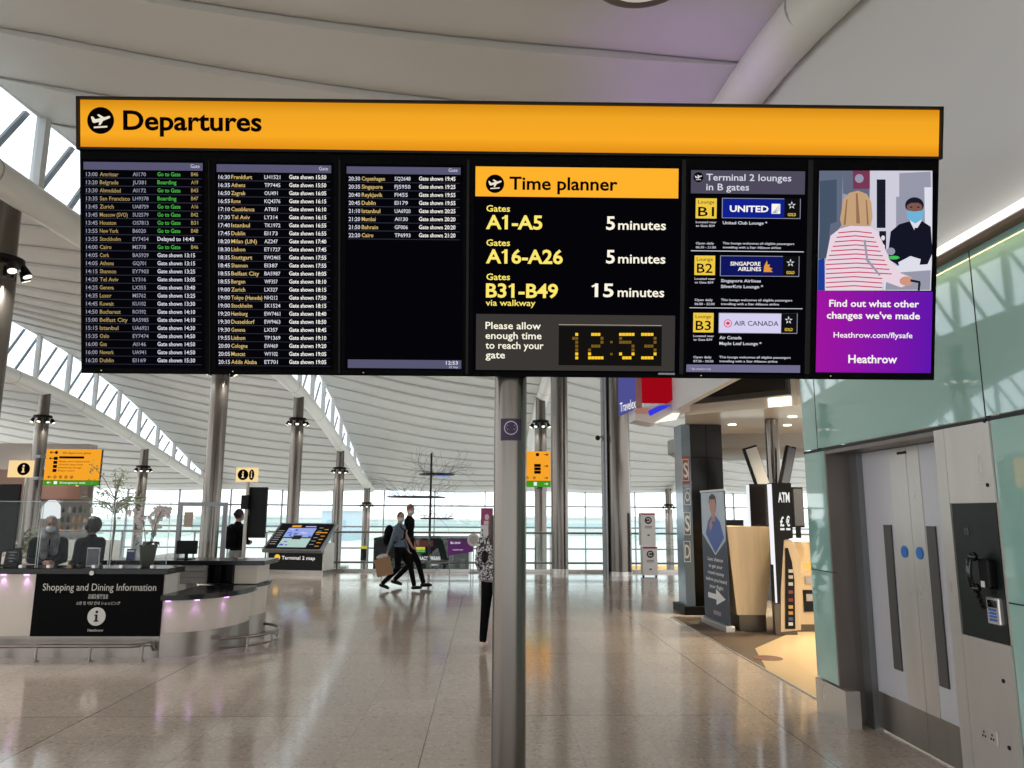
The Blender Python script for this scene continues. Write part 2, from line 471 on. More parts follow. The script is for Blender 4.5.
# reveal frame
fr = MB()
fr.box(XW-.002, XD+.0, y_rev0, y_rev0+.03, 0, zh)            # far reveal, faces the camera
fr.box(XW-.002, XD+.2, y_jamb-.03, y_jamb, 0, zh)           # near reveal
fr.box(XW+.0, XD+.2, y_jamb, y_rev0, zh-.03, zh)          # head
fr.build('door_frame', steel_dark, door)
MB().box(XD-.05, XD+.02, y_rev0-.13, y_rev0, 0, zh-.03).build('door_jamb', grey_metal, door)
MB().box(XD-.04, XD+.02, y_jamb, y_rev0, zd, zh-.03).build('door_lintel', steel_dark, door)
ys = [(at(a, 470, X=XD).y+at(b_, 720, X=XD).y)/2 for a, b_ in ((859, 879), (890, 911), (907, 929), (920, 942), (935, 958))]
print('door', zd, zh, ys)
leaf_m = mat('door_leaf_paint', (196, 196, 202), .3, .2)
slot = mat('door_slot', (70, 68, 66), .35)
def leaf(a, b_, s0, s1, sy0, sy1, name):
    o = MB().box(XD, XD+.04, min(a, b_)+.003, max(a, b_)-.003, .02, zd).build(name, leaf_m, door)
    MB().box(XD-.006, XD+.01, min(s0, s1)+.002, max(s0, s1)-.002, .02, zd).build('steel_strip', steel, o)
    MB().box(XD-.008, XD+.012, min(a, b_)+.003, max(a, b_)-.003, .02, .30).build('kick_plate', steel_mid, o)
    z0, z1 = at(910, 674, X=XD).z, at(892, 525, X=XD).z
    MB().box(XD-.012, XD+.01, min(sy0, sy1), max(sy0, sy1), z0, z1).build('window_slot', slot, o)
ysl = [(at(a, 540, X=XD).y+at(b_, 680, X=XD).y)/2 for a, b_ in ((886, 896), (893, 904), (929, 940), (938, 949))]
leaf(ys[0], ys[2], ys[1], ys[2], ysl[0], ysl[1], 'door_leaf')
leaf(ys[2], y_jamb, ys[2], ys[3], ysl[2], ysl[3], 'door_leaf')
for yc in ((ys[1]+ys[2])/2, (ys[2]+ys[3])/2):
    c = Vector((XD-.012, yc, at(908, 552, X=XD).z))
    MB().tube(c, c+Vector((.008, 0, 0)), .045, n=20).build('blue_sticker', mat('sticker_blue', (40, 110, 190), .5), door, label='round blue sticker on the lift door')
c = at(902, 449, X=XD)
MB().box(XD-.012, XD, c.y-.06, c.y+.06, c.z-.02-.02, c.z-.02).build('door_display', black, door)
# ---- steel service panel with telephone
sp_ = thing('service_panel', (XW, y_pan0, 0), 'tall brushed steel panel beside the lift door with recessed dark phone niche', 'wall panel')
zp0 = (wq(968, 634).z+wq(1008, 646).z)/2; zp1 = (wq(952, 504).z+wq(995, 502).z)/2
yn0 = (wq(953, 504).y+wq(965, 630).y)/2; yn1 = (wq(995, 505).y+wq(1008, 640).y)/2
print('panel', zp0, zp1, yn0, yn1)
MB().box(XW-.012, XW-.002, y_pan0+.003, y_jamb, 0, zh).build('edge_strip', steel, sp_)
MB().box(XW-.014, XW-.002, y_pan1+.004, y_pan0-.003, 0, zp0).build('lower_plate', steel, sp_)
MB().box(XW-.014, XW-.002, y_pan1+.004, y_pan0-.003, zp1, zh).build('upper_plate', steel, sp_)
MB().box(XW-.006, XW-.002, y_pan1+.02, y_pan0-.006, zp0+.001, zp1-.001).build('niche', mat('niche_green', (16, 26, 25), .3, spec=.3), sp_)
for px, py in ((987, 421), (990, 485), (1006, 681), (1012, 748)):
    c = wq(px, py); MB().tube((XW-.018, c.y, c.z), (XW-.012, c.y, c.z), .012, n=14).build('fixing', black, sp_)
# telephone
def wb(px, py): return wq(px, py, XW)
c = wb(990, 573)
ph = thing('telephone', (XW, c.y, c.z-.1), 'black wall telephone with handset and coiled cord in the dark niche', 'telephone')
MB().box(XW-.05, XW+.0, c.y-.06, c.y+.035, c.z-.085, c.z+.08).build('cradle', black, ph, bev=.01)
hs = MB(); b0 = Vector((XW-.075, c.y+.045, c.z))
hs.path([b0+Vector((.03, 0, .10)), b0+Vector((-.01, .005, .075)), b0+Vector((-.02, .005, 0)), b0+Vector((-.01, .005, -.075)), b0+Vector((.03, 0, -.10))], .016, 10)
hs.ell(b0+Vector((.012, 0, .09)), (.028, .026, .028)); hs.ell(b0+Vector((.012, 0, -.09)), (.028, .026, .028))
hs.build('handset', black_gloss, ph, smooth=True)
cp = [b0+Vector((.02, .01-.05*math.sin(t*PI), -.10-.10*math.sin(t*PI)*1)) + Vector((.012*math.cos(t*60), .012*math.sin(t*60), 0)) for t in [i/80 for i in range(81)]]
MB().path(cp, .004, 5).build('cord', black, ph)
MB().box(XW-.054, XW-.05, c.y-.02, c.y+.01, c.z-.08, c.z-.045).build('label_plate', white_paint, ph)
c = wb(998, 611)
kp = thing('keypad', (XW, c.y, c.z-.07), 'small silver keypad unit with blue keys below the wall telephone', 'keypad')
MB().box(XW-.03, XW, c.y-.055, c.y+.055, c.z-.075, c.z+.075).build('housing', steel, kp, bev=.006)
MB().box(XW-.033, XW-.028, c.y-.038, c.y+.038, c.z+.02, c.z+.06).build('screen', black_gloss, kp)
for i in range(4):
    for j in range(3):
        y_ = c.y+(j-1)*.022; z_ = c.z+.005-i*.018
        MB().box(XW-.036, XW-.028, y_-.008, y_+.008, z_-.006, z_+.006).build('key', mat('key_blue', (60, 110, 190), .4), kp)
tx = MB(); d_y = Vector((0, -1, 0))
c = wb(968, 534); 
rd = thing('card_reader', (XW, c.y, c.z-.03), 'small black speaker grille with red lettering in the dark niche', 'intercom')
MB().box(XW-.012, XW, c.y-.02, c.y+.02, c.z-.01, c.z+.04).build('grille', black_gloss, rd, bev=.003)
write(tx, 'Emergency', (XW-.003, c.y+.04, c.z-.04), d_y, (0, 0, 1), .012, .08); write(tx, 'Phone', (XW-.003, c.y+.04, c.z-.06), d_y, (0, 0, 1), .012, .05)
tx.build('lettering', mat('red_letter', (190, 60, 60), .5), rd)
# double socket
c = wb(992, 736)
so = thing('power_socket', (XW-.014, c.y, c.z-.04), 'double steel power socket low on the brushed steel panel', 'socket')
MB().box(XW-.022, XW-.014, c.y-.075, c.y+.075, c.z-.043, c.z+.043).build('face_plate', steel, so, bev=.003)
for s in (-.036, .036):
    h = MB(); 
    for dy, dz in ((0, .014), (-.011, -.008), (.011, -.008)): h.box(XW-.0245, XW-.021, c.y+s+dy-.004, c.y+s+dy+.004, c.z+dz-.006, c.z+dz+.006)
    h.box(XW-.0235, XW-.021, c.y+s-.02, c.y+s+.02, c.z-.022, c.z+.022) if False else None
    h.build('outlet', black, so)

# ================================================================== THE DEPARTURE BOARD
BW, BH = 4.368, 1.3868
BC = Vector((.1181, 3.64, 3.0655))
BR = Euler((rad(11.21), 0, rad(-1.33)), 'XYZ').to_matrix()
board = thing('departure_board', BC, 'wide black departures board with amber header on a round steel pole', 'departure board', world=False)
board.rotation_euler = Euler((rad(11.21), 0, rad(-1.33)), 'XYZ')
BRI = BR.inverted()
def bl(px, py, y=0):
    """photo pixel -> board's own x, z on its face"""
    d = BRI@ray(px, py); o = BRI@(EYE-BC); t = (y-o.y)/d.y; q = o+d*t
    return q.x, q.z
def brect(mb, x0, y0, x1, y1, d, th=.002):
    a = bl(x0, y0); b_ = bl(x1, y1)
    mb.box(min(a[0], b_[0]), max(a[0], b_[0]), -d-th, -d, min(a[1], b_[1]), max(a[1], b_[1]))
def bpoly(mb, pts, d, th=.0006):
    P = [bl(*p) for p in pts]
    mb.prism([(x, -d, z) for x, z in P], (0, -th, 0))
def bcirc(mb, px, py, r, d, n=28):
    bpoly(mb, [(px+r*math.cos(2*PI*i/n), py+r*math.sin(2*PI*i/n)) for i in range(n)], d)
def btext(mb, s, x, base, cap, d, x1=None, bold=.0, align='L', res=2):
    a = bl(x, base); k = bl(x, base-cap)[1]-a[1]
    w = (bl(x1, base)[0]-a[0]) if x1 else None
    # the board's rows run level with its frame
    write(mb, s, (a[0], -d, a[1]), (1, 0, 0), (0, 0, 1), k, w, align, bold, res)
hx, hz = BW/2, BH/2
zt_, zb_ = hz, -hz
zsplit = bl(500, 153)[1]
amber = glow('amber_lightbox', (252, 172, 36), .98)
def amber_box():
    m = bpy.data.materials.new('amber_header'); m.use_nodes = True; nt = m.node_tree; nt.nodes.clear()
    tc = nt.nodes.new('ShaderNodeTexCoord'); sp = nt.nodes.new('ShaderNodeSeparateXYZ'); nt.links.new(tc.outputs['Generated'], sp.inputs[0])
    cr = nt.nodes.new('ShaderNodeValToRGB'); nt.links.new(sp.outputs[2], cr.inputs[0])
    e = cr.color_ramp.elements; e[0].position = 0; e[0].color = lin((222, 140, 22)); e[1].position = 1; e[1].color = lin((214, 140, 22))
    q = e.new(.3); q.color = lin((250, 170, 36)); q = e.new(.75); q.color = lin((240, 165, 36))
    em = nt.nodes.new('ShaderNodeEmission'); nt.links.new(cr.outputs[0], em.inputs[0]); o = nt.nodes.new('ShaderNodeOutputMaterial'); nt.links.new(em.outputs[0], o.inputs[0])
    return m
MB().box(-hx, hx, 0, .16, zb_, zt_).build('housing', black_matte, board, bev=.004)
hd = MB(); a = bl(82.5, 100.5); b_ = bl(938.5, 157)
hd.box(-hx+.012, hx-.012, -.012, 0, bl(500, 153.2)[1], hz-.012)
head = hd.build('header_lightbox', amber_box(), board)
rimm = MB(); zz = bl(500, 153.2)[1]
for x0, x1, z0, z1 in ((-hx, hx, hz-.012, hz), (-hx, -hx+.012, zz, hz), (hx-.012, hx, zz, hz), (-hx, hx, zz-.012, zz)): rimm.box(x0, x1, -.03, 0, z0, z1)
rimm.build('header_rim', black, board)
ink = mat('sign_ink', (10, 3, 2), .9, spec=.02)
def plane_icon(mbd, mbw, cx, cy, r, d):
    bcirc(mbd, cx, cy, r, d)
    def P(l): return [(cx+x*r, cy+y*r) for x, y in l]
    bpoly(mbw, P([(-.72, -.28), (-.58, -.30), (-.38, -.08), (.35, -.26), (.66, -.34), (.74, -.26), (.66, -.16), (.1, .06), (-.5, .2), (-.6, .12)]), d+.001)
    bpoly(mbw, P([(-.26, -.42), (-.12, -.46), (.3, -.22), (.05, -.12)]), d+.001)
    bpoly(mbw, P([(.22, -.02), (.0, .34), (-.14, .36), (-.08, .06)]), d+.001)
    bpoly(mbw, P([(-.5, .46), (.5, .40), (.5, .52), (-.5, .58)]), d+.001)
d1, w1 = MB(), MB()
plane_icon(d1, w1, 102, 121.3, 13.4, .0125)
d1.build('icon_disc', ink, head); w1.build('icon_plane', glow('icon_white', (235, 225, 205), 1), head)
t = MB(); btext(t, 'Departures', 124.5, 130.2, 18.4, .0135, 262.5, bold=.024, res=4); t.build('header_lettering', ink, head)

scr_blk = glow('screen_black', (5, 5, 9), 1)
bar_m = glow('screen_bar', (92, 90, 118), .9)
w_dim = glow('screen_text_white', (214, 214, 226), 1); w_b = glow('screen_text_bright', (250, 246, 240), 1)
y_dim = glow('screen_text_yellow', (214, 184, 116), 1); g_dim = glow('screen_text_green', (70, 178, 66), 1)
y_dim1 = glow('screen_text_gold', (170, 148, 96), 1); t_dim1 = glow('screen_text_grey', (150, 150, 168), 1)
lnm = glow('screen_rule', (44, 44, 60), 1)
def screen(name, x0, y0, x1, y1, label=None, m=None):
    mb = MB(); brect(mb, x0, y0, x1, y1, .0, .004); return mb.build(name, m or scr_blk, board, label=label)
R1 = '''13:00|Amritsar|AI170|Go to Gate|B46
13:20|Belgrade|JU381|Boarding|A19
13:30|Ahmedabad|AI172|Go to Gate|B43
13:35|San Francisco|LH9378|Boarding|B47
13:45|Zurich|UA8759|Go to Gate|A16
13:45|Moscow (SVO)|SU2579|Go to Gate|B42
13:45|Houston|OS7813|Go to Gate|B31
13:55|New York|B6020|Go to Gate|B48
13:55|Stockholm|EY7454|Delayed to 14:40|
14:00|Cairo|MS778|Go to Gate|B46
14:05|Cork|BA5929|13:15|
14:05|Athens|GQ701|13:15|
14:15|Shannon|EY7903|13:25|
14:20|Tel Aviv|LY316|13:05|
14:25|Geneva|LX355|13:40|
14:35|Luxor|MS762|13:25|
14:45|Kuwait|KU102|13:30|
14:50|Bucharest|RO392|14:10|
15:00|Belfast City|BA5985|14:10|
15:15|Istanbul|UA6921|14:30|
15:35|Oslo|EY7474|14:50|
16:00|Goa|AI146|14:50|
16:00|Newark|UA941|14:50|
16:20|Dublin|EI169|15:30|'''
R2 = '''16:30|Frankfurt|LH1521|15:50|
16:35|Athens|TP7445|15:50|
16:50|Zagreb|OU491|16:05|
16:55|Rome|KQ4376|16:15|
17:10|Casablanca|AT801|16:10|
17:30|Tel Aviv|LY314|16:15|
17:40|Istanbul|TK1972|16:55|
17:45|Dublin|EI173|16:55|
18:20|Milan (LIN)|AZ247|17:40|
18:30|Lisbon|ET1727|17:45|
18:35|Stuttgart|EW2465|17:55|
18:45|Shannon|EI387|17:55|
18:55|Belfast City|BA5987|18:05|
18:55|Bergen|WF357|18:10|
19:00|Zurich|LX327|18:15|
19:00|Tokyo (Haneda)|NH212|17:50|
19:00|Stockholm|SK1524|18:15|
19:20|Hamburg|EW7461|18:40|
19:30|Dusseldorf|EW9463|18:50|
19:30|Geneva|LX357|18:45|
19:55|Lisbon|TP1369|19:10|
20:00|Cologne|EW469|19:20|
20:05|Muscat|WY102|19:05|
20:15|Addis Ababa|ET701|19:05|'''
R3 = '''20:30|Copenhagen|SQ2648|19:45|
20:35|Singapore|FJ5950|19:25|
20:40|Reykjavik|FI455|19:55|
20:45|Dublin|EI179|19:55|
21:10|Istanbul|UA6920|20:25|
21:20|Mumbai|AI130|20:20|
21:50|Bahrain|GF006|20:20|
22:20|Cairo|TP6993|21:20|'''
def listing(name, rows, sx0, sx1, hy0, hy1, ybot, y0, dy, cols, label, dim=False, footer=None):
    s = screen(name, sx0-1.5, hy0-2.5, sx1+1.5, ybot, label)
    b = MB(); brect(b, sx0, hy0, sx1, hy1, .004, .001); b.build('title_bar', bar_m, s)
    t = MB(); btext(t, 'Gate', sx1-12, hy1-2.8, 3.6, .0058, sx1-3); t.build('bar_text', w_dim, s)
    for i, r in enumerate(rows.split('\n')):
        tm, de, fl, stt, ga = r.split('|'); yb = y0+i*dy+1.9
        mb = MB()
        dm = dim and i < 30
        mb.mi = 0; btext(mb, tm, cols[0], yb, 3.9, .0045, cols[0]+11.5, bold=.01)
        btext(mb, fl, cols[2], yb, 3.7, .0045, cols[2]+len(fl)*2.65, bold=.01)
        mb.mi = 1; btext(mb, de, cols[1], yb, 3.9, .0045, cols[1]+min(31, len(de)*2.32), bold=.01)
        if stt[0].isdigit(): mb.mi = 2; btext(mb, 'Gate shown '+stt, cols[3], yb, 3.9, .0045, cols[4], bold=.015)
        elif stt[0] == 'D': mb.mi = 2; btext(mb, stt, cols[3], yb, 3.9, .0045, cols[4]-1, bold=.015)
        else: mb.mi = 3; btext(mb, stt, cols[3], yb, 3.9, .0045, cols[3]+(23 if stt[0] == 'G' else 19), bold=.015)
        if ga: mb.mi = 1; btext(mb, ga, cols[5], yb, 3.7, .0045, cols[5]+7, bold=.01)
        mb.mi = 4; brect(mb, sx0+1, yb+2.0, sx1-1, yb+2.35, .004, .0004)
        mb.build('flight_row', [t_dim1 if dim else w_dim, y_dim1 if dim else y_dim, w_b if not dim else w_dim, g_dim, lnm], s)
    return s
listing('flight_display', R1, 84, 203, 162, 171, 368.5, 174.4, 8.08, (86.6, 100.3, 133.1, 157.8, 195.5, 191.5), 'leftmost flight listing screen with green boarding entries', dim=True)
listing('flight_display', R2, 217, 331.3, 164.4, 173.4, 369.5, 177.2, 8.03, (218.8, 231.6, 264.7, 289.4, 326.5, 322), 'second flight listing screen, full of rows')
s3 = listing('flight_display', R3, 346.9, 460.6, 166.6, 175, 370.5, 178.8, 8.08, (348.8, 361.9, 394.7, 419, 455.5, 450), 'third flight listing screen, mostly blank below eight rows')
b = MB(); brect(b, 348, 359.4, 461.3, 368.8, .004, .001); b.build('footer_bar', bar_m, s3)
t = MB(); btext(t, '12:53', 446, 364.5, 3.4, .0058, 458, bold=.02); btext(t, '22 Sep', 449, 368, 2, .0058, 458); t.build('footer_text', w_dim, s3)
# small silver marks and module gaps
for x in (209.5, 339.5, 467.5, 682.5, 808.5):
    gp = MB(); brect(gp, x-.5, 160, x+.5, 374, 0, .006); gp.build('module_edge', black, board)
# time planner
tp = screen('time_planner_display', 474, 165, 680, 373, 'centre screen headed Time planner')
b = MB(); brect(b, 475.6, 166.6, 678, 198.6, .004, .001); b.build('title_bar', glow('planner_amber', (255, 178, 44), 1), tp)
d1, w1 = MB(), MB(); plane_icon(d1, w1, 495, 184, 9.2, .005); d1.build('icon_disc', ink, tp); w1.build('icon_plane', glow('icon_white', (235, 225, 205), 1), tp)
t = MB(); btext(t, 'Time planner', 509.4, 189.6, 12.4, .006, 617.4, bold=.02, res=3); t.build('title_text', ink, tp)
yel = glow('planner_yellow', (255, 232, 110), 1); wht = glow('planner_white', (255, 248, 228), 1)
t = MB()
for y, s_, xe in ((211.6, 'A1-A5', 542.3), (245.8, 'A16-A26', 562.7), (279.9, 'B31-B49', 557.9)):
    t = MB(); btext(t, 'Gates', 486.3, y, 6.2, .0045, 510, bold=.015); btext(t, s_, 485.9, y+17.2, 13.2, .0045, xe, bold=.025, res=3)
    t.build('gate_text', yel, tp)
t = MB(); btext(t, 'via walkway', 485.7, 305.6, 5.9, .0045, 535.4, bold=.01); t.build('walkway_text', yel, tp)
t = MB()
for y, s_, x0, x1, m0, m1 in ((229.6, '5', 606, 614.8, 618, 665.7), (263.2, '5', 606, 614.6, 618, 665.2), (296.7, '15', 594.6, 613.4, 617.5, 664)):
    t = MB(); btext(t, s_, x0, y, 12.8, .0045, x1, bold=.02, res=3); btext(t, 'minutes', m0, y, 9, .0045, m1, bold=.015); t.build('minutes_text', wht, tp)
b = MB(); brect(b, 476.2, 313.9, 674.2, 371.4, .004, .0008); g = b.build('notice_panel', glow('planner_grey', (58, 55, 53), 1), tp)
t = MB()
for s_, y, x1 in (('Please allow', 328.9, 540.8), ('enough time', 338.8, 541.5), ('to reach your', 348.6, 543.5), ('gate', 358.2, 505)):
    btext(t, s_, 485.5, y, 6.9, .0052, x1, bold=.012)
t.build('notice_text', wht, tp)
b = MB(); brect(b, 558.8, 326, 661.2, 366, .005, .0006); b.build('clock_window', glow('clock_black', (20, 18, 16), 1), tp)
b = MB(); brect(b, 558.8, 324.4, 661.2, 325.8, .005, .002); b.build('clock_rim', glow('clock_rim', (190, 180, 160), 1), tp)
led = glow('clock_led', (255, 206, 50), 1); ledd = glow('clock_led_dim', (120, 90, 25), 1)
b = MB()
pat = {'1': ['..1..', '.11..', '..1..', '..1..', '..1..', '..1..', '..1..'], '2': ['.111.', '....1', '....1', '.111.', '1....', '1....', '11111'],
       '5': ['11111', '1....', '1111.', '....1', '....1', '1...1', '.111.'], '3': ['1111.', '....1', '....1', '.111.', '....1', '....1', '1111.']}
for ch, x0 in (('1', 569), ('2', 588), ('5', 619), ('3', 641)):
    for r_, row in enumerate(pat[ch]):
        for c_, v in enumerate(row):
            if v == '1':
                b.mi = 0 if r_ in (0, 5, 6) else 1
                xx, yy = x0+c_*3.1, 333+r_*3.9
                brect(b, xx, yy, xx+2.8, yy+2.9, .006, .0006)
for yy in (341, 353): b.mi = 1; brect(b, 610, yy, 612.4, yy+2.2, .006, .0006)
b.build('clock_digits', [led, ledd], tp)
b = MB(); brect(b, 658, 372.8, 674.5, 374.8, .0, .006); b.build('maker_plate', grey_metal, board)
# lounges
def z4(x, y): return (x/3.2+680, y/3.2+150)
lg = screen('lounge_display', *z4(30, 60), *z4(400, 720), 'lounge listing screen with three yellow lounge numbers')
def r4(mb, x0, y0, x1, y1, d, th=.0006): brect(mb, *z4(x0, y0), *z4(x1, y1), d, th)
def t4(mb, s, x, base, cap, d, x1=None, bold=0., align='L'):
    a = z4(x, base); btext(mb, s, a[0], a[1], cap/3.2, d, (x1/3.2+680) if x1 else None, bold, align)
b = MB(); r4(b, 35, 65, 398, 143, .004); b.build('title_bar', glow('lounge_title', (78, 74, 92), 1), lg)
d1, w1 = MB(), MB(); a = z4(58, 88); plane_icon(d1, w1, a[0], a[1], 5, .005); d1.build('icon_disc', ink, lg); w1.build('icon_plane', w_dim, lg)
t = MB(); t4(t, 'Terminal 2 lounges', 83, 98, 21, .0052, 355, .01); t4(t, 'in B gates', 83, 129, 21, .0052, 220, .01); t.build('title_text', w_dim, lg)
info = [('B1', (50, 155, 116, 220), (136, 156, 382, 219), (16, 32, 140), ['United Club Lounge *'], 300, '06:30 - 21:00', 'to Gate B39', 324),
        ('B2', (46, 338, 111, 401), (130, 340, 378, 404), (16, 22, 92), ['Singapore Airlines', 'SilverKris Lounge *'], 481, '06:00 - 22:00', 'to Gate B39', 506),
        ('B3', (42, 521, 106, 584), (125, 523, 372, 586), (214, 208, 240), ['Air Canada', 'Maple Leaf Lounge *'], 664, '07:30 - 20:30', 'to Gate B39', None)]
gold = glow('lounge_yellow', (238, 200, 70), 1)
for code, ys_, lb, lc, names, yo, hrs, gt, ln in info:
    b = MB(); r4(b, *ys_, .0045)
    b.build('lounge_number', gold, lg)
    t = MB(); t4(t, 'Lounge', ys_[0]+7, ys_[1]+17, 11, .0055, ys_[2]-7); t4(t, code, ys_[0]+7, ys_[3]-8, 29, .0055, ys_[2]-8, .01); t.build('number_text', ink, lg)
    b = MB(); b.mi = 1; r4(b, lb[0]-2, lb[1]-2, lb[2]+2, lb[3]+2, .0042); b.mi = 0; r4(b, lb[0], lb[1], lb[0]+.8*(lb[2]-lb[0]), lb[3], .005); b.mi = 2; r4(b, lb[0]+.8*(lb[2]-lb[0]), lb[1], lb[2], lb[3], .005)
    b.build('airline_logo_box', [glow('logo_'+code, lc, 1), glow('logo_frame', (150, 150, 170), 1), glow('logo_black', (16, 16, 18), 1)], lg)
    # star emblem + gold
    cx = lb[0]+.895*(lb[2]-lb[0]); cy = lb[1]+22
    t = MB()
    for k in range(5):
        a = -PI/2+k*2*PI/5
        t.mi = 0
        P = [(cx+13*math.cos(a), cy+13*math.sin(a)), (cx+6.5*math.cos(a+.42), cy+6.5*math.sin(a+.42)), (cx+3.2*math.cos(a), cy+3.2*math.sin(a)), (cx+6.5*math.cos(a-.42), cy+6.5*math.sin(a-.42))]
        bpoly(t, [z4(*p_) for p_ in P], .0062)
    t.mi = 1; t4(t, 'GOLD', cx-13, lb[3]-7, 9, .0062, cx+13, .02)
    t.build('alliance_star', [w_dim, gold], lg)
    t = MB(); x0 = lb[0]
    if code == 'B1':
        t.mi = 0; t4(t, 'UNITED', 158, 198, 19, .0062, 282, .03); r4(t, 292, 173, 319, 205, .0062); t.mi = 1
        for q in range(4): bpoly(t, [z4(294+q*3, 203), z4(296+q*3, 203), z4(318, 176+q*6), z4(318, 175+q*6)], .007)
        t.build('airline_logo', [w_b, glow('logo_B1', lc, 1)], lg)
    elif code == 'B2':
        t.mi = 0; t4(t, 'SINGAPORE', 160, 370, 12, .0062, 256, .02); t4(t, 'AIRLINES', 184, 387, 12, .0062, 258, .02); t.mi = 1
        bpoly(t, [z4(*q) for q in ((266, 391), (268, 372), (277, 354), (279, 368), (286, 366), (284, 376), (295, 380), (288, 384), (296, 391))], .0062)
        t.build('airline_logo', [w_b, glow('bird_gold', (226, 150, 60), 1)], lg)
    else:
        t.mi = 0; t4(t, 'AIR CANADA', 172, 562, 15, .0062, 314, .01); t.mi = 1
        bpoly(t, [z4(152+13*math.cos(i*PI/12), 555+13*math.sin(i*PI/12)) for i in range(24)], .006)
        t.mi = 2; bpoly(t, [z4(152+10.5*math.cos(i*PI/12), 555+10.5*math.sin(i*PI/12)) for i in range(24)], .0066)
        t.mi = 1; bpoly(t, [z4(152+dx, 555+dy) for dx, dy in ((0, -8), (2, -4), (5, -5), (5, -1), (8, 0), (4, 3), (5, 5), (1, 4), (0, 8), (-1, 4), (-5, 5), (-4, 3), (-8, 0), (-5, -1), (-5, -5), (-2, -4))], .0074)
        t.build('airline_logo', [glow('logo_grey', (70, 60, 90), 1), glow('leaf_red', (216, 60, 90), 1), glow('logo_B3', lc, 1)], lg)
    t = MB()
    for q, nm in enumerate(names): t4(t, nm, x0, lb[3]+19+q*18.5, 9.5, .0045, x0+len(nm)*7.1, .015)
    t4(t, 'Located near', ys_[0], ys_[3]+14, 6.5, .0045, ys_[0]+66, .01); t4(t, gt, ys_[0], ys_[3]+26, 6.5, .0045, ys_[0]+60, .01)
    t4(t, 'Open daily', ys_[0], yo+2, 7, .0045, ys_[0]+58, .01); t4(t, hrs, ys_[0], yo+15, 7, .0045, ys_[0]+64, .01)
    t4(t, 'This lounge welcomes all eligible passengers', x0, yo+2, 7, .0045, x0+228, .01); t4(t, 'travelling with a Star Alliance airline', x0, yo+15, 7, .0045, x0+186, .01)
    if ln: r4(t, ys_[0]-16, ln, ys_[0]+345, ln+1.3, .0045)
    t.build('lounge_text', w_dim, lg)
b = MB(); r4(b, 20, 686, 383, 713, .004); b.build('footer_bar', glow('lounge_footer', (112, 108, 140), 1), lg)
t = MB(); t4(t, '* By invitation only', 32, 703, 6, .0052, 98); t.build('footer_text', w_dim, lg)
# advert
ad = screen('advert_display', *z4(442, 65), *z4(806, 716), 'purple advert screen with a photo of a check-in desk')
def C(name, c): return glow('advert_'+name, c, 1)
def pg(mb, pts, d): bpoly(mb, [z4(*q) for q in pts], d, .0003)
AL, AT, AR, AB = 445, 67, 806, 450
pal = [('backdrop', (150, 152, 170)), ('dark_window', (70, 84, 104)), ('slate', (98, 106, 128)), ('pale_frame', (206, 204, 218)), ('white', (222, 222, 234)), ('night', (26, 28, 42)),
       ('stripe_cloth', (232, 212, 224)), ('stripe_red', (196, 66, 98)), ('hair', (196, 160, 122)), ('hair_dark', (150, 112, 84)), ('suit', (20, 22, 38)), ('skin_tone', (206, 150, 130)),
       ('mask', (110, 178, 216)), ('bag_blue', (30, 60, 150)), ('sticker_red', (120, 56, 84)), ('green', (70, 190, 90)), ('skin_dark', (126, 86, 76))]
PM = {n: i for i, (n, c) in enumerate(pal)}
pic = MB()
def pp(col, pts, d): pic.mi = PM[col]; pg(pic, pts, d)
def cc(col, cx, cy, rx, ry, d, a0=0, a1=2*PI, n=20): pp(col, [(cx+rx*math.cos(a0+(a1-a0)*i/n), cy+ry*math.sin(a0+(a1-a0)*i/n)) for i in range(n+(0 if a1-a0 > 6 else 1))], d)
pp('backdrop', [(AL, AT), (AR, AT), (AR-4, AB), (AL-6, AB)], .0042)
pp('slate', [(AL, AT), (520, AT), (515, 240), (AL, 350)], .0046); pp('dark_window', [(AL, 100), (500, 95), (500, 230), (AL, 250)], .005)
pp('slate', [(520, AT), (606, AT), (604, 160), (520, 140)], .0046); pp('sticker_red', [(552, AT), (606, AT), (606, 125), (552, 125)], .005); cc('backdrop', 572, 92, 14, 14, .0055)
pp('dark_window', [(AL, 250), (480, 230), (470, 345), (AL-3, 350)], .005)
pp('pale_frame', [(606, AT), (690, AT), (690, 450), (606, 450)], .0046); pp('night', [(628, 95), (656, 95), (656, 250), (628, 250)], .005); pp('night', [(636, 260), (658, 260), (658, 345), (636, 345)], .005)
cc('white', 648, 282, 6, 8, .0055); cc('white', 648, 310, 6, 8, .0055)
pp('pale_frame', [(690, AT), (AR, AT), (AR, 150), (690, 150)], .0046); pp('backdrop', [(700, 75), (800, 70), (803, 250), (700, 250)], .005); pp('white', [(780, 120), (806, 120), (804, 370), (784, 370)], .0052)
# counter, staff member
pp('white', [(655, 372), (804, 366), (800, 450), (650, 450)], .0056); pp('backdrop', [(660, 395), (800, 385), (798, 448), (655, 448)], .006)
pp('suit', [(664, 330), (672, 262), (700, 238), (735, 228), (772, 228), (800, 246), (806, 330), (790, 366), (700, 372), (668, 352)], .0062)
pp('white', [(733, 228), (750, 262), (772, 226), (762, 218), (740, 218)], .0066); pp('suit', [(748, 250), (758, 250), (764, 330), (745, 330)], .0069)
cc('night', 748, 178, 30, 26, .0066); cc('skin_dark', 748, 188, 25, 28, .007); pp('night', [(722, 178), (727, 160), (748, 154), (770, 160), (774, 178), (760, 170), (738, 170)], .0074)
pp('mask', [(722, 194), (748, 198), (776, 194), (774, 222), (750, 236), (726, 222)], .0078); pic.mi = PM['night']
for ex in (737, 760): cc('night', ex, 184, 4, 2.2, .0078)
cc('green', 682, 345, 18, 6, .0074); cc('backdrop', 672, 325, 14, 12, .0072); pp('white', [(696, 360), (735, 340), (768, 350), (762, 376), (700, 374)], .0072)
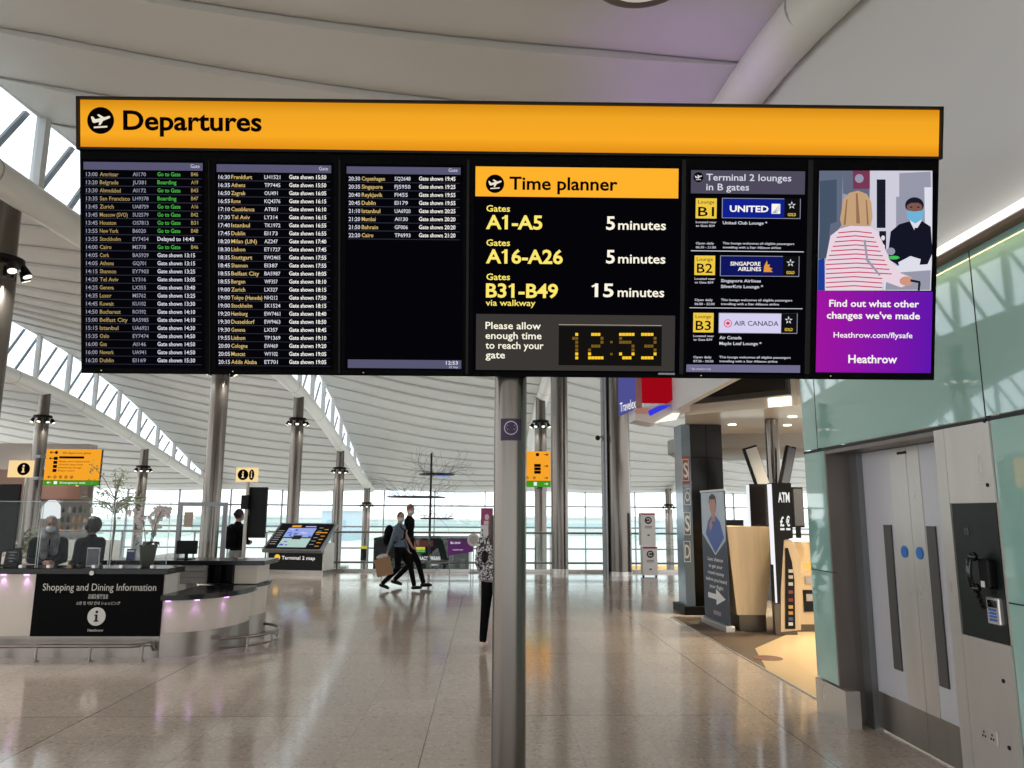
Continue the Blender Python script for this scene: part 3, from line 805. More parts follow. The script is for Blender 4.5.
# traveller from behind
pp('stripe_cloth', [(480, 275), (510, 252), (545, 243), (605, 245), (630, 262), (648, 300), (668, 350), (705, 395), (738, 408), (735, 430), (705, 440), (650, 420), (644, 450), (462, 450), (463, 360)], .0062)
pic.mi = PM['stripe_red']
for i in range(13):
    y_ = 262+i*14.5; L_ = max(466, 505-i*6) if i < 7 else 465; R_ = min(700, 612+i*7)
    if i >= 10: R_ = 645
    pg(pic, [(L_, y_+2), ((L_+R_)/2, y_-3), (R_, y_+3), (R_, y_+6.5), ((L_+R_)/2, y_+.5), (L_, y_+5.5)], .0066)
pp('backdrop', [(585, 290), (592, 288), (600, 350), (640, 400), (636, 404), (594, 356)], .0069)
pp('hair', [(514, 200), (520, 160), (540, 138), (568, 131), (596, 142), (610, 168), (614, 215), (608, 245), (560, 240), (516, 246), (510, 222)], .007)
pp('hair_dark', [(560, 140), (566, 139), (574, 236), (562, 236)], .0074); pp('hair_dark', [(530, 160), (534, 158), (528, 240), (521, 240)], .0074); pp('hair_dark', [(592, 160), (596, 162), (602, 240), (596, 240)], .0074)
cc('skin_tone', 722, 420, 22, 15, .007); pp('night', [(735, 414), (766, 420), (768, 434), (762, 434), (760, 426), (735, 422)], .0074); pp('night', [(760, 424), (767, 424), (765, 450), (758, 450)], .0072)
pp('bag_blue', [(441, 352), (460, 346), (462, 450), (439, 450)], .0064)
pic.build('advert_photo', [C(n, c) for n, c in pal], ad)
m = bpy.data.materials.new('advert_purple'); m.use_nodes = True; nt = m.node_tree; nt.nodes.clear()
tc = nt.nodes.new('ShaderNodeTexCoord'); sp = nt.nodes.new('ShaderNodeSeparateXYZ'); nt.links.new(tc.outputs['Generated'], sp.inputs[0])
cr = nt.nodes.new('ShaderNodeValToRGB'); nt.links.new(sp.outputs[0], cr.inputs[0]); e = cr.color_ramp.elements; e[0].color = lin((158, 22, 160)); e[1].color = lin((96, 22, 172))
em = nt.nodes.new('ShaderNodeEmission'); nt.links.new(cr.outputs[0], em.inputs[0]); o_ = nt.nodes.new('ShaderNodeOutputMaterial'); nt.links.new(em.outputs[0], o_.inputs[0])
b = MB(); r4(b, 438, 450, 801, 714, .0042); b.build('advert_caption_panel', m, ad)
t = MB(); t4(t, 'Find out what other', 476, 501, 21, .0052, 763, .02); t4(t, "changes we've made", 468, 539, 21, .0052, 766, .02); t4(t, 'Heathrow.com/flysafe', 490, 600, 17, .0052, 742, .01); t4(t, 'Heathrow', 537, 681, 25, .0052, 693, .02)
t.build('advert_text', w_b, ad)
# status leds
sl = MB()
for x, y in ((101.5, 370.3), (233, 371.4), (363.5, 372.6), (701, 375.6), (830.5, 376)): brect(sl, x-.4, y-.4, x+.4, y+.4, 0, .005)
sl.build('status_light', glow('status_led', (230, 200, 120), 1), board)
# pole (vertical in the place; the board's frame is tilted, so its base point is set in the board's own axes)
def w2b(p): return BRI@(Vector(p)-BC)
PB = Vector((.0, 3.92, 0)); 
a = at(510, 500, Y=3.92); PB.x = a.x
pm = MB(); pm.tube(w2b((PB.x, PB.y, 0)), w2b((PB.x, PB.y, 2.62)), .085, n=40)
pole = pm.build('pole', steel_col, board, smooth=True)
pb = MB(); pb.tube(w2b((PB.x, PB.y, 0)), w2b((PB.x, PB.y, .02)), .17, n=40); pb.build('base_plate', steel, board, smooth=True)
pk = MB(); pk.tube(w2b((PB.x, PB.y, 2.1)), w2b((PB.x, PB.y, 2.18)), .092, n=40); 
br = MB(); br.box(-.5, .5, .16, .24, -.35, .35); br.build('mounting_bracket', black, board)
# purple round notice on the pole (curved to it)
lb = MB()
zc0, zc1 = at(509, 440.5, Y=3.84).z, at(509, 418.5, Y=3.84).z
def on_pole(u, z, r):
    a_ = -PI/2+u/.085; return w2b((PB.x+r*math.cos(a_), PB.y+r*math.sin(a_), z))
for i in range(10):
    u0, u1 = -.056+i*.0112, -.056+(i+1)*.0112
    lb.quad(on_pole(u0, zc0, .0863), on_pole(u1, zc0, .0863), on_pole(u1, zc1, .0863), on_pole(u0, zc1, .0863))
lb.build('pole_notice', mat('notice_purple', (48, 30, 62), .5), pole)
rg = MB(); zm = (zc0+zc1)/2+.008
for i in range(28):
    t0, t1 = 2*PI*i/28, 2*PI*(i+1)/28
    P = [on_pole(r_*math.cos(t_), zm+r_*math.sin(t_), .0868) for r_, t_ in ((.036, t0), (.036, t1), (.031, t1), (.031, t0))]
    rg.quad(*P)
for j, (wd, zz_) in enumerate(((.02, .012), (.026, .002), (.018, -.008))):
    rg.quad(on_pole(-wd, zm+zz_-.002, .0868), on_pole(wd, zm+zz_-.002, .0868), on_pole(wd, zm+zz_+.003, .0868), on_pole(-wd, zm+zz_+.003, .0868))
rg.build('notice_ring', mat('notice_white', (190, 180, 200), .5), pole)


c_ = at(642, -34, Z=6.2)
dl = thing('ceiling_lamp', (c_.x, c_.y, c_.z-.08), 'round bronze rimmed ceiling lamp at the top edge of the view above the board', 'ceiling lamp')
MB().lathe((c_.x, c_.y, c_.z-.08), [(.40, 0), (.44, .01), (.44, .35)], 40).build('rim', mat('lamp_rim_bronze', (92, 80, 64), .4, .3), dl, smooth=True)
MB().lathe((c_.x, c_.y, c_.z-.085), [(.34, 0), (.34, .006)], 40).build('diffuser', glow('ceiling_lamp_face', (225, 215, 200), .6), dl)
# ================================================================== COLUMNS
def column(x, y, r, z0, ztop, label, group='steel roof columns', lights=True, zl=None, purple=False):
    c = thing('support_column', (x, y, z0), label, 'column', group)
    ztop += .12
    zl = zl if zl is not None else ztop-.75
    mb = MB()
    if lights: mb.lathe((x, y, 0), [(r, z0), (r, zl-.25), (r*.86, zl+.1), (r*.80, ztop)], 32)
    else: mb.lathe((x, y, 0), [(r, z0), (r, ztop)], 40)
    mb.build('shaft', steel_col, c, smooth=True)
    MB().lathe((x, y, 0), [(r*1.03, z0), (r*1.03, z0+.12)], 32).build('foot_collar', steel, c, smooth=True)
    if lights:
        MB().lathe((x, y, 0), [(r*.95, zl+.12), (r*1.35, zl+.10), (r*1.4, zl+.02), (r*.95, zl)], 24).build('light_ring', black, c, smooth=True)
        for k in range(8):
            a = 2*PI*k/8+.2; d = Vector((math.cos(a), math.sin(a), 0)); p = Vector((x, y, zl-.02))+d*(r*1.35)
            q = p+Vector((0, 0, -.14))+d*.07
            l = MB().tube(p, q, .045, .075, 12).build('floodlight', black, c, smooth=True)
            MB().tube(q, q+(q-p).normalized()*.008, .062, .062, 12).build('lamp_face', glow('floodlight_face', (255, 246, 225), 2.0), l)
    return c
LB = 'round brushed steel roof column %s'
cols = [(-7.0, 2.3, 0, 'beyond the left edge of the view'), (-7.27, 11.0, 0, 'at the left edge of the view, close by, with floodlights'), (-7.0, 19.7, 0, 'rising behind the information desk, half hidden by the departures board'),
        (-7.0, 28.0, GZ, 'rising behind the terminal map kiosk'), (-7.0, 36.5, GZ, 'just right of the terminal map kiosk'), (-7.0, 45.2, GZ, 'at the far glass wall behind the walking couple'),
        (-16.3, 28.0, GZ, 'behind the left yellow direction sign'), (-16.3, 36.5, GZ, 'over the potted orchid'), (-16.3, 45.2, GZ, 'far left at the glass wall'),
        (2.05, 28.0, GZ, 'behind the right yellow direction sign'), (11.0, 45.2, GZ, 'far off behind the white notice stand')]
for x, y, z0, l in cols[1:]:
    zt = zc(y); 
    column(x, y, .225, z0, zt+(.0 if x != 2.05 else 0), LB % l, zl=zt-.85 if y < 40 else 2.15)
column(2.17, 22.1, .25, 0, zc(22)+.6, 'plain steel column standing just right of the right yellow direction sign', lights=False)
column(3.72, 21.3, .385, 0, zc(21)+2.0, 'thickest steel column, standing left of the white notice stand', lights=False)
c = thing('duct_pipe', (3.33, 21.0, 0), 'slim grey pipe running up the left side of the thickest column', 'pipe')
MB().tube((3.33, 21.0, 0), (3.33, 21.0, zc(21)+2.0), .085, n=18).build('pipe', grey_metal, c, smooth=True)
cp = at(602, 438, Y=20.8)
cv = thing('security_camera', cp, 'small black security camera on a bracket beside the thickest column', 'security camera')
MB().tube(cp+Vector((.05, .1, .03)), cp+Vector((-.12, 0, .03)), .018, n=8).ell(cp+Vector((-.12, 0, .0)), .07).build('dome', black, cv, smooth=True)
MB().box(cp.x+.0, cp.x+.1, cp.y+.05, cp.y+.13, cp.z-.04, cp.z+.08).build('bracket', grey_metal, cv)

# ================================================================== WORLD
w = bpy.data.worlds.new('overcast'); SC.world = w; w.use_nodes = True; nt = w.node_tree; N = nt.nodes; L = nt.links
bg = N['Background']; tc = N.new('ShaderNodeTexCoord'); mp = N.new('ShaderNodeMapping'); mp.inputs['Scale'].default_value = (1, 1, 3); n = N.new('ShaderNodeTexNoise'); n.inputs['Scale'].default_value = 2.2; n.inputs['Detail'].default_value = 6
cr = N.new('ShaderNodeValToRGB'); e = cr.color_ramp.elements; e[0].position = .30; e[0].color = (.80, .90, 1, 1); e[1].position = .5; e[1].color = (1, 1, 1, 1)
L.new(tc.outputs['Generated'], mp.inputs[0]); L.new(mp.outputs[0], n.inputs['Vector']); L.new(n.outputs['Fac'], cr.inputs[0]); L.new(cr.outputs[0], bg.inputs[0]); bg.inputs[1].default_value = 2.3
vs = SC.view_settings; vs.view_transform = 'Standard'; vs.look = 'None'; vs.exposure = 0; vs.gamma = 1; vs.use_curve_mapping = False
SC.cycles.use_denoising = True; SC.cycles.max_bounces = 8; SC.cycles.diffuse_bounces = 5; SC.cycles.glossy_bounces = 4; SC.cycles.transparent_max_bounces = 12; SC.cycles.sample_clamp_indirect = 4
# ================================================================== INFORMATION DESK
DY = 9.33
def px_at(px, py, Y): return at(px, py, Y=Y)
x_sl = at(35, 600, Y=DY).x; x_sr = at(162, 600, Y=DY).x
zt1 = 1.02; zt0 = .95
zs_b = at(100, 636, Y=DY).z
blackstone = mat('black_worktop', (12, 13, 16), .2, spec=.3)
panel_black = mat('panel_black', (8, 8, 9), .6, spec=.06)
GD = 'parts of the information island'
desk = thing('information_desk', (-5.6, DY, 0), 'long cream information desk with a black Shopping and Dining Information panel', 'desk')
MB().box(-8.2, x_sr, DY, DY+.06, zs_b, zt0).build('front_panel', cream, desk)
MB().box(-8.2, x_sr, DY+.06, DY+.42, .02, zt0-.01).build('carcass', white_paint, desk)
MB().box(-8.2, x_sr, DY+.01, DY+.05, 0, zs_b).build('kick_plate', steel_mid, desk)
MB().box(-8.2, at(178, 570, Y=9.6).x, DY-.05, DY+.5, zt0, zt1).build('counter_top', blackstone, desk, bev=.008)
sp2 = MB().box(x_sl, x_sr+.01, DY-.03, DY-.005, zs_b, zt0-.0).build('sign_panel', panel_black, desk)
t = MB(); sw = mat('sign_letter_white', (215, 215, 210), .5)
def dtext(s, x0, x1, base, cap, bold=0, res=3):
    a = at(x0, base, Y=DY-.032); b_ = at(x1, base, Y=DY-.032); k = at(x0, base-cap, Y=DY-.032).z-a.z
    write(t, s, a, (1, 0, 0), (0, 0, 1), k, b_.x-a.x, 'L', bold, res)
dtext('Shopping and Dining Information', 42.5, 156, 590.5, 7, -.002)
a = at(86, 598, Y=DY-.032)
dtext('店铺及餐厅信息', 88, 108, 598.5, 3.6); dtext('쇼핑 및 식당 안내 ショッピング', 76, 120, 604.6, 2.6)
dtext('Heathrow', 87.5, 103, 631.5, 2.6, .01)
t.build('sign_lettering', sw, sp2)
c0 = at(96.5, 616.5, Y=DY-.033)
t = MB(); t.tube(c0+Vector((0, .002, 0)), c0-Vector((0, .002, 0)), .104, n=40); t.build('information_disc', sw, sp2)
def letter_i(mb, c, r, d=(0, -1, 0), ux=Vector((1, 0, 0))):
    d = Vector(d); uz = Vector((0, 0, 1))
    def P(l): return [c+ux*(x*r)+uz*(z*r)+d*.003 for x, z in l]
    mb.prism(P([(-.22, .22), (.12, .22), (.12, -.42), (.26, -.42), (.26, -.56), (-.26, -.56), (-.26, -.42), (-.12, -.42), (-.12, .08), (-.22, .08)]), d*.002)
    mb.prism(P([(.01+.15*math.cos(i*PI/8), .5+.15*math.sin(i*PI/8)) for i in range(16)]), d*.002)
t = MB(); letter_i(t, c0, .104); t.build('information_letter', black, sp2)
purple_led = glow('purple_led', (225, 170, 255), 3.0)
def downlight(par, x, y, z, E=1.6):
    MB().tube((x, y, z), (x, y, z-.012), .03, n=14).build('downlight', purple_led, par)
    l = bpy.data.lights.new('downlight_lamp', 'SPOT'); l.energy = E; l.color = (.72, .38, 1); l.spot_size = rad(95); l.spot_blend = .8; l.shadow_soft_size = .02
    o = bpy.data.objects.new('downlight_lamp', l); COL.objects.link(o); o.location = (x, y, z-.015)
for px in (3, 26): 
    x = at(px, 578, Y=DY-.03).x; downlight(desk, x, DY-.026, zt0, 2.0)
sc = at(92, 573, Y=DY-.06); MB().tube(sc, sc-Vector((0, .012, 0)), .026, n=20).build('round_sensor', white_paint, desk)
# foot rail
rail = MB(); ry = DY-.22
rail.path([(-8.2, ry, .17), (x_sr-.22, ry, .17), (x_sr-.12, ry+.05, .17), (x_sr-.06, ry+.16, .17), (x_sr-.04, ry+.2, .10), (x_sr-.03, DY, .10)], .022, 10)
fr_ = thing('foot_rail', (-5.6, ry, 0), 'straight steel foot rail along the front of the information desk', 'foot rail')
rail.build('rail', steel_mid, fr_, smooth=True)
for px in (-14, 36, 90, 142):
    x = at(px, 650, Y=ry).x; MB().tube((x, ry, 0), (x, ry, .17), .018, n=12).lathe((x, ry, 0), [(.04, 0), (.04, .01)], 16).build('rail_post', steel_mid, fr_, smooth=True)
# lower curved counters
def curved(cx, cy, rx, ry_, a0, a1, zs, label, back, name='curved_counter', lamps=(), zk=.28):
    th = thing(name, (cx, cy-ry_, 0), label, 'counter')
    n = 28
    def arc(e, z): return [Vector((cx+(rx+e)*math.cos(rad(a0+(a1-a0)*i/n)), cy+(ry_+e)*math.sin(rad(a0+(a1-a0)*i/n)), z)) for i in range(n+1)]
    def solid(e, z0, z1): 
        p = arc(e, z0); p += [Vector((q[0], q[1], z0)) for q in back]; m_ = MB(); m_.prism(p, (0, 0, z1-z0)); return m_
    solid(0, zk, zs).build('front_panel', cream, th, smooth=True)
    solid(.006, 0, zk).build('kick_plate', steel_mid, th, smooth=True)
    solid(.075, zs, zs+.06).build('counter_top', blackstone, th, smooth=True)
    for a in lamps:
        x = cx+(rx+.045)*math.cos(rad(a)); y = cy+(ry_+.045)*math.sin(rad(a)); downlight(th, x, y, zs)
    return th
curved(-3.80, 10.3, .69, .97, -90, 12, .655, 'lower rounded cream counter with black top and purple downlights, right of the black sign panel', [(-3.80, 10.5)], lamps=(-84, -60, -34))
curved(-4.1, 11.3, .93, .95, -38, 60, .655, 'second rounded cream counter with black top, behind the purple-lit one', [(-4.1, 12.1), (-4.1, 11.4)], zk=.26)
# rear counter, cabinet
x0c = at(179, 575, Y=10.62).x; x1c = at(206, 575, Y=10.62).x; x2c = at(232, 575, Y=10.62).x
rc = thing('rear_counter', (-4.3, 10.6, 0), 'rear counter of the information island with black worktop and white side', 'counter')
MB().box(-5.2, -3.0, 10.62, 11.35, .97, 1.03).build('counter_top', blackstone, rc, bev=.006)
MB().box(x2c, -3.12, 10.72, 11.3, .72, .97).build('side_panel', cream, rc)
MB().box(-5.15, x0c, 10.9, 11.3, .02, .97).build('back_panel', white_paint, rc)
cab = thing('drawer_cabinet', (x0c, 10.7, .7), 'grey drawer cabinet with a black open shelf under the rear counter', 'cabinet')
MB().box(x0c, x1c, 10.66, 10.89, .72, .965).build('drawer_body', mat('cabinet_grey', (128, 128, 126), .5), cab)
for i in range(3): MB().box(x0c+.02, x1c-.02, 10.645, 10.66, .735+i*.078, .735+i*.078+.066).build('drawer', mat('drawer_grey', (140, 140, 138), .45), cab)
bx = MB(); bx.box(x1c+.005, x2c-.005, 10.87, 10.89, .72, .965); bx.box(x1c+.005, x1c+.02, 10.66, 10.87, .72, .965); bx.box(x2c-.02, x2c-.005, 10.66, 10.87, .72, .965); bx.box(x1c+.02, x2c-.02, 10.66, 10.87, .72, .73)
bx.box(x1c+.17, x1c+.18, 10.67, 10.87, .73, .965)
bx.build('open_shelf', black, cab)
# foot loop at the right end
fl = thing('foot_rail', (-2.8, 10, 0), 'small curved steel foot rail at the right end of the information island', 'foot rail')
pts = [(-3.2, 9.62, .17)]+[(-3.2+.5*math.sin(rad(a)), 10.3-.62*math.cos(rad(a)), .17) for a in range(20, 161, 14)]
MB().path(pts, .02, 10).build('rail', steel_mid, fl, smooth=True)
low = MB().path([(x, y, .06) for x, y, z in pts], .012, 8).build('lower_rail', steel_mid, fl, smooth=True)
for i in (2, 5, 8):
    x, y, z = pts[i]; MB().tube((x, y, 0), (x, y, .17), .017, n=12).lathe((x, y, 0), [(.04, 0), (.04, .01)], 16).build('rail_post', steel_mid, fl, smooth=True)
# clear screens on the desk
clear = glass('perspex', (246, 249, 249), .0, ior=1.22)
edge = mat('perspex_edge', (190, 205, 205), .2)
for i, (pa, pb, lab) in enumerate(((-30, 38, 'clear perspex screen at the left edge of the information desk'), (40, 110, 'clear perspex screen in front of the two desk attendants'), (112, 168, 'clear perspex screen in front of the potted orchid'))):
    xa = at(pa, 540, Y=9.42).x; xb = at(pb, 540, Y=9.42).x
    g_ = thing('perspex_screen', ((xa+xb)/2, 9.42, zt1), lab, 'screen')
    MB().quad((xa, 9.42, zt1+.004), (xb, 9.42, zt1+.004), (xb, 9.42, 1.8), (xa, 9.42, 1.8)).build('clear_sheet', clear, g_)
    e_ = MB(); e_.box(xa-.003, xa+.003, 9.415, 9.425, zt1, 1.8); e_.box(xb-.003, xb+.003, 9.415, 9.425, zt1, 1.8); e_.box(xa, xb, 9.415, 9.425, 1.796, 1.802); e_.build('sheet_edge', edge, g_)
    for xx in (xa+.15, xb-.15): MB().box(xx-.02, xx+.02, 9.38, 9.46, zt1, zt1+.03).build('foot', steel, g_)
# orchid
ox = at(148, 560, Y=9.7)
orc = thing('potted_orchid', (ox.x, 9.68, zt1), 'pale pink flowering orchid in a dark pot on the information desk', 'plant')
MB().lathe((ox.x, 9.68, zt1), [(.06, 0), (.075, .02), (.10, .22), (.108, .26), (.095, .26), (.09, .23)], 24).build('pot', mat('pot_olive', (48, 48, 36), .5), orc, smooth=True)
st_ = MB(); fm_ = MB(); lv = MB(); rnd = random.Random(3)
for k in range(6):
    a = rnd.uniform(0, 2*PI); base = Vector((ox.x+.03*math.cos(a), 9.68+.03*math.sin(a), zt1+.24))
    tip = base+Vector((math.cos(a)*rnd.uniform(.10, .22), math.sin(a)*.12, rnd.uniform(.36, .46)))
    P = []
    for i in range(9):
        u_ = i/8; p_ = base.lerp(tip, u_); p_.z = base.z+(tip.z-base.z)*math.sin(u_*PI*.6)/math.sin(PI*.6); P.append(p_)
    st_.path(P, .005, 6)
    for i in range(15):
        p_ = P[min(8, rnd.randint(2, 8))]+Vector((rnd.uniform(-.07, .07), rnd.uniform(-.07, .07), rnd.uniform(-.07, .05)))
        for j in range(5):
            b_ = 2*PI*j/5+rnd.random(); w_ = .028
            tq = Vector((math.cos(b_), -.4, math.sin(b_)))
            s_ = Vector((-math.sin(b_), 0, math.cos(b_)))
            fm_.quad(p_, p_+tq*w_*.6+s_*w_*.45, p_+tq*w_*1.2, p_+tq*w_*.6-s_*w_*.45)
for k in range(7):
    a = 2*PI*k/7+.3; c_ = Vector((ox.x, 9.68, zt1+.24)); d_ = Vector((math.cos(a), math.sin(a), 0)); s_ = d_.cross(Vector((0, 0, 1)))*.03
    A = [c_, c_+d_*.07+Vector((0, 0, .06)), c_+d_*.14+Vector((0, 0, .05)), c_+d_*.18+Vector((0, 0, .0))]
    lv.quad(A[0]-s_*.3, A[1]-s_, A[1]+s_, A[0]+s_*.3); lv.quad(A[1]-s_, A[2]-s_, A[2]+s_, A[1]+s_); lv.quad(A[2]-s_, A[3], A[3]+s_*.1, A[2]+s_)
st_.build('stem', mat('stem_green', (70, 84, 50), .6), orc); fm_.build('flowers', mat('orchid_pink', (214, 200, 200), .7), orc, label='pale pink blossoms'); lv.build('leaves', mat('leaf_dark', (36, 56, 30), .5), orc)
# monitor seen from behind, booklets, tent card, tablet
def monitor(px0, px1, py0, py1, Y, zbase, name, label, cat='monitor'):
    a = at(px0, py0, Y=Y); b_ = at(px1, py1, Y=Y); cx_ = (a.x+b_.x)/2
    m_ = thing(name, (cx_, Y, zbase), label, cat)
    MB().box(a.x, b_.x, Y-.02, Y+.02, b_.z, a.z).build('screen_back', black, m_, bev=.01)
    MB().box(cx_-.02, cx_+.02, Y-.015, Y+.015, zbase+.01, b_.z+.05).build('stand_neck', black, m_)
    MB().box(cx_-.10, cx_+.10, Y-.08, Y+.08, zbase, zbase+.012).build('stand_foot', black, m_)
    return m_
monitor(177, 197, 540.5, 554, 10.95, 1.03, 'computer_monitor', 'black computer monitor seen from behind on the rear counter')
monitor(-6, 14, 484, 552, 9.72, zt1, 'display_screen', 'tall black display screen at the left edge of the desk', 'display')
a = at(7, 551, Y=9.55); b_ = at(19, 569, Y=9.55)
tc_ = thing('tent_card', ((a.x+b_.x)/2, 9.55, zt1), 'small black tent card standing on the desk under the left information sign', 'card')
MB().prism([(a.x, 9.5, zt1), (a.x, 9.6, zt1), (a.x, 9.555, zt1+.22), (a.x, 9.545, zt1+.22)], (b_.x-a.x, 0, 0)).build('card', black, tc_)
t = MB()
for i, wd in enumerate((.09, .06, .08, .05)):
    z = zt1+.17-i*.035; t.box((a.x+b_.x)/2-wd/2, (a.x+b_.x)/2+wd/2, 9.545-(zt1+.22-z)*.2-.004, 9.545-(zt1+.22-z)*.2-.001, z-.004, z+.004)
t.build('card_print', grey_metal, tc_)
a = at(87.5, 552, Y=9.6); b_ = at(98, 569, Y=9.6)
tb = thing('tablet_holder', ((a.x+b_.x)/2, 9.6, zt1), 'dark tablet in a pale stand on the desk in front of the right attendant', 'tablet')
MB().box(a.x-.005, b_.x+.005, 9.6, 9.612, zt1+.0, zt1+.225).build('rim', white_paint, tb, bev=.004)
MB().box(a.x+.005, b_.x-.005, 9.59, 9.6, zt1+.012, zt1+.215).build('screen', mat('tablet_navy', (30, 32, 48), .2), tb)
a = at(127, 549, Y=10.9); b_ = at(134.5, 558, Y=10.9)
bk = thing('booklet_stand', ((a.x+b_.x)/2, 10.9, 1.03), 'small blue booklet standing on the rear counter left of the orchid', 'booklet')
MB().box(a.x, b_.x, 10.9, 10.92, 1.03, 1.17).build('cover', mat('booklet_blue', (56, 66, 120), .5), bk)
MB().box(a.x+.01, b_.x-.01, 10.897, 10.9, 1.13, 1.15).build('title_strip', white_paint, bk)

# information signs on posts
amber_s = glow('information_panel_lit', (255, 222, 160), .95)
def lollipop(px0, px1, py0, py1, Y, zb, pxp, icons, label, display=None):
    a = at(px0, py0, Y=Y); b_ = at(px1, py1, Y=Y); xp = at(pxp, 530, Y=Y).x
    th = thing('information_sign', (xp, Y, zb), label, 'sign')
    MB().tube((xp, Y+.03, zb), (xp, Y+.03, a.z-.05), .026, n=16).lathe((xp, Y+.03, zb), [(.07, 0), (.07, .012)], 20).build('post', steel_mid, th, smooth=True)
    MB().box(a.x, b_.x, Y-.03, Y, b_.z, a.z).build('sign_panel', amber_s, th, bev=.003)
    for cx_, rx in icons:
        c = at(cx_, (py0+py1)/2, Y=Y-.034); r = (a.z-b_.z)*.37; kx = rx
        m_ = MB(); m_.prism([c+Vector((kx*r*math.cos(i*PI/14), 0, r*math.sin(i*PI/14))) for i in range(28)], (0, .003, 0)); m_.build('icon_disc', ink, th)
        m_ = MB(); letter_i(m_, c, r, ux=Vector((kx, 0, 0))); m_.build('icon_letter', amber_s, th)
    if display:
        p0, p1, q0, q1, yy = display
        A = at(p0, q0, Y=yy); B = at(p1, q1, Y=yy)
        MB().box(A.x, B.x, yy, yy+.06, B.z, A.z).build('display_panel', black, th, bev=.006)
        MB().box(xp-.02, xp+.02, Y+.05, yy, (A.z+B.z)/2-.05, (A.z+B.z)/2+.05).build('display_arm', steel, th)
        MB().box(xp-.07, xp+.03, Y-.02, Y+.06, A.z-.32, A.z-.12).build('camera_box', black, th)
    return th
lollipop(10.5, 33, 460.5, 477.5, 9.75, zt1, 20, [(23.5, 1)], 'square lit information sign on a post at the left of the desk')
lollipop(237, 258, 467.5, 482, 11.1, 1.03, 244.5, [(243, 1), (251.6, .5)], 'lit double information sign on a post with a black display, on the rear counter', (247, 264.5, 487, 538, 11.2))

# framed clear screen behind the island
a = at(179, 502, Y=13.6); b_ = at(224, 560, Y=13.6)
fs_ = thing('framed_screen', ((a.x+b_.x)/2, 13.6, 0), 'grey metal framed glass screen standing behind the information island', 'screen')
MB().box(a.x, a.x+.07, 13.57, 13.63, 0, a.z).build('frame_post', grey_metal, fs_); MB().box(b_.x-.07, b_.x, 13.57, 13.63, 0, a.z).build('frame_post', grey_metal, fs_)
MB().box(a.x+.07, b_.x-.07, 13.57, 13.63, a.z-.07, a.z).build('frame_rail', grey_metal, fs_); MB().box(a.x+.07, b_.x-.07, 13.57, 13.63, .05, .12).build('frame_rail', grey_metal, fs_)
MB().quad((a.x+.07, 13.6, .12), (b_.x-.07, 13.6, .12), (b_.x-.07, 13.6, a.z-.07), (a.x+.07, 13.6, a.z-.07)).build('clear_sheet', clear, fs_)
A = at(184.5, 512, Y=13.58); B = at(192, 527, Y=13.58); MB().box(A.x, B.x, 13.585, 13.598, B.z, A.z).build('paper_notice', mat('notice_tan', (150, 136, 124), .7), fs_)

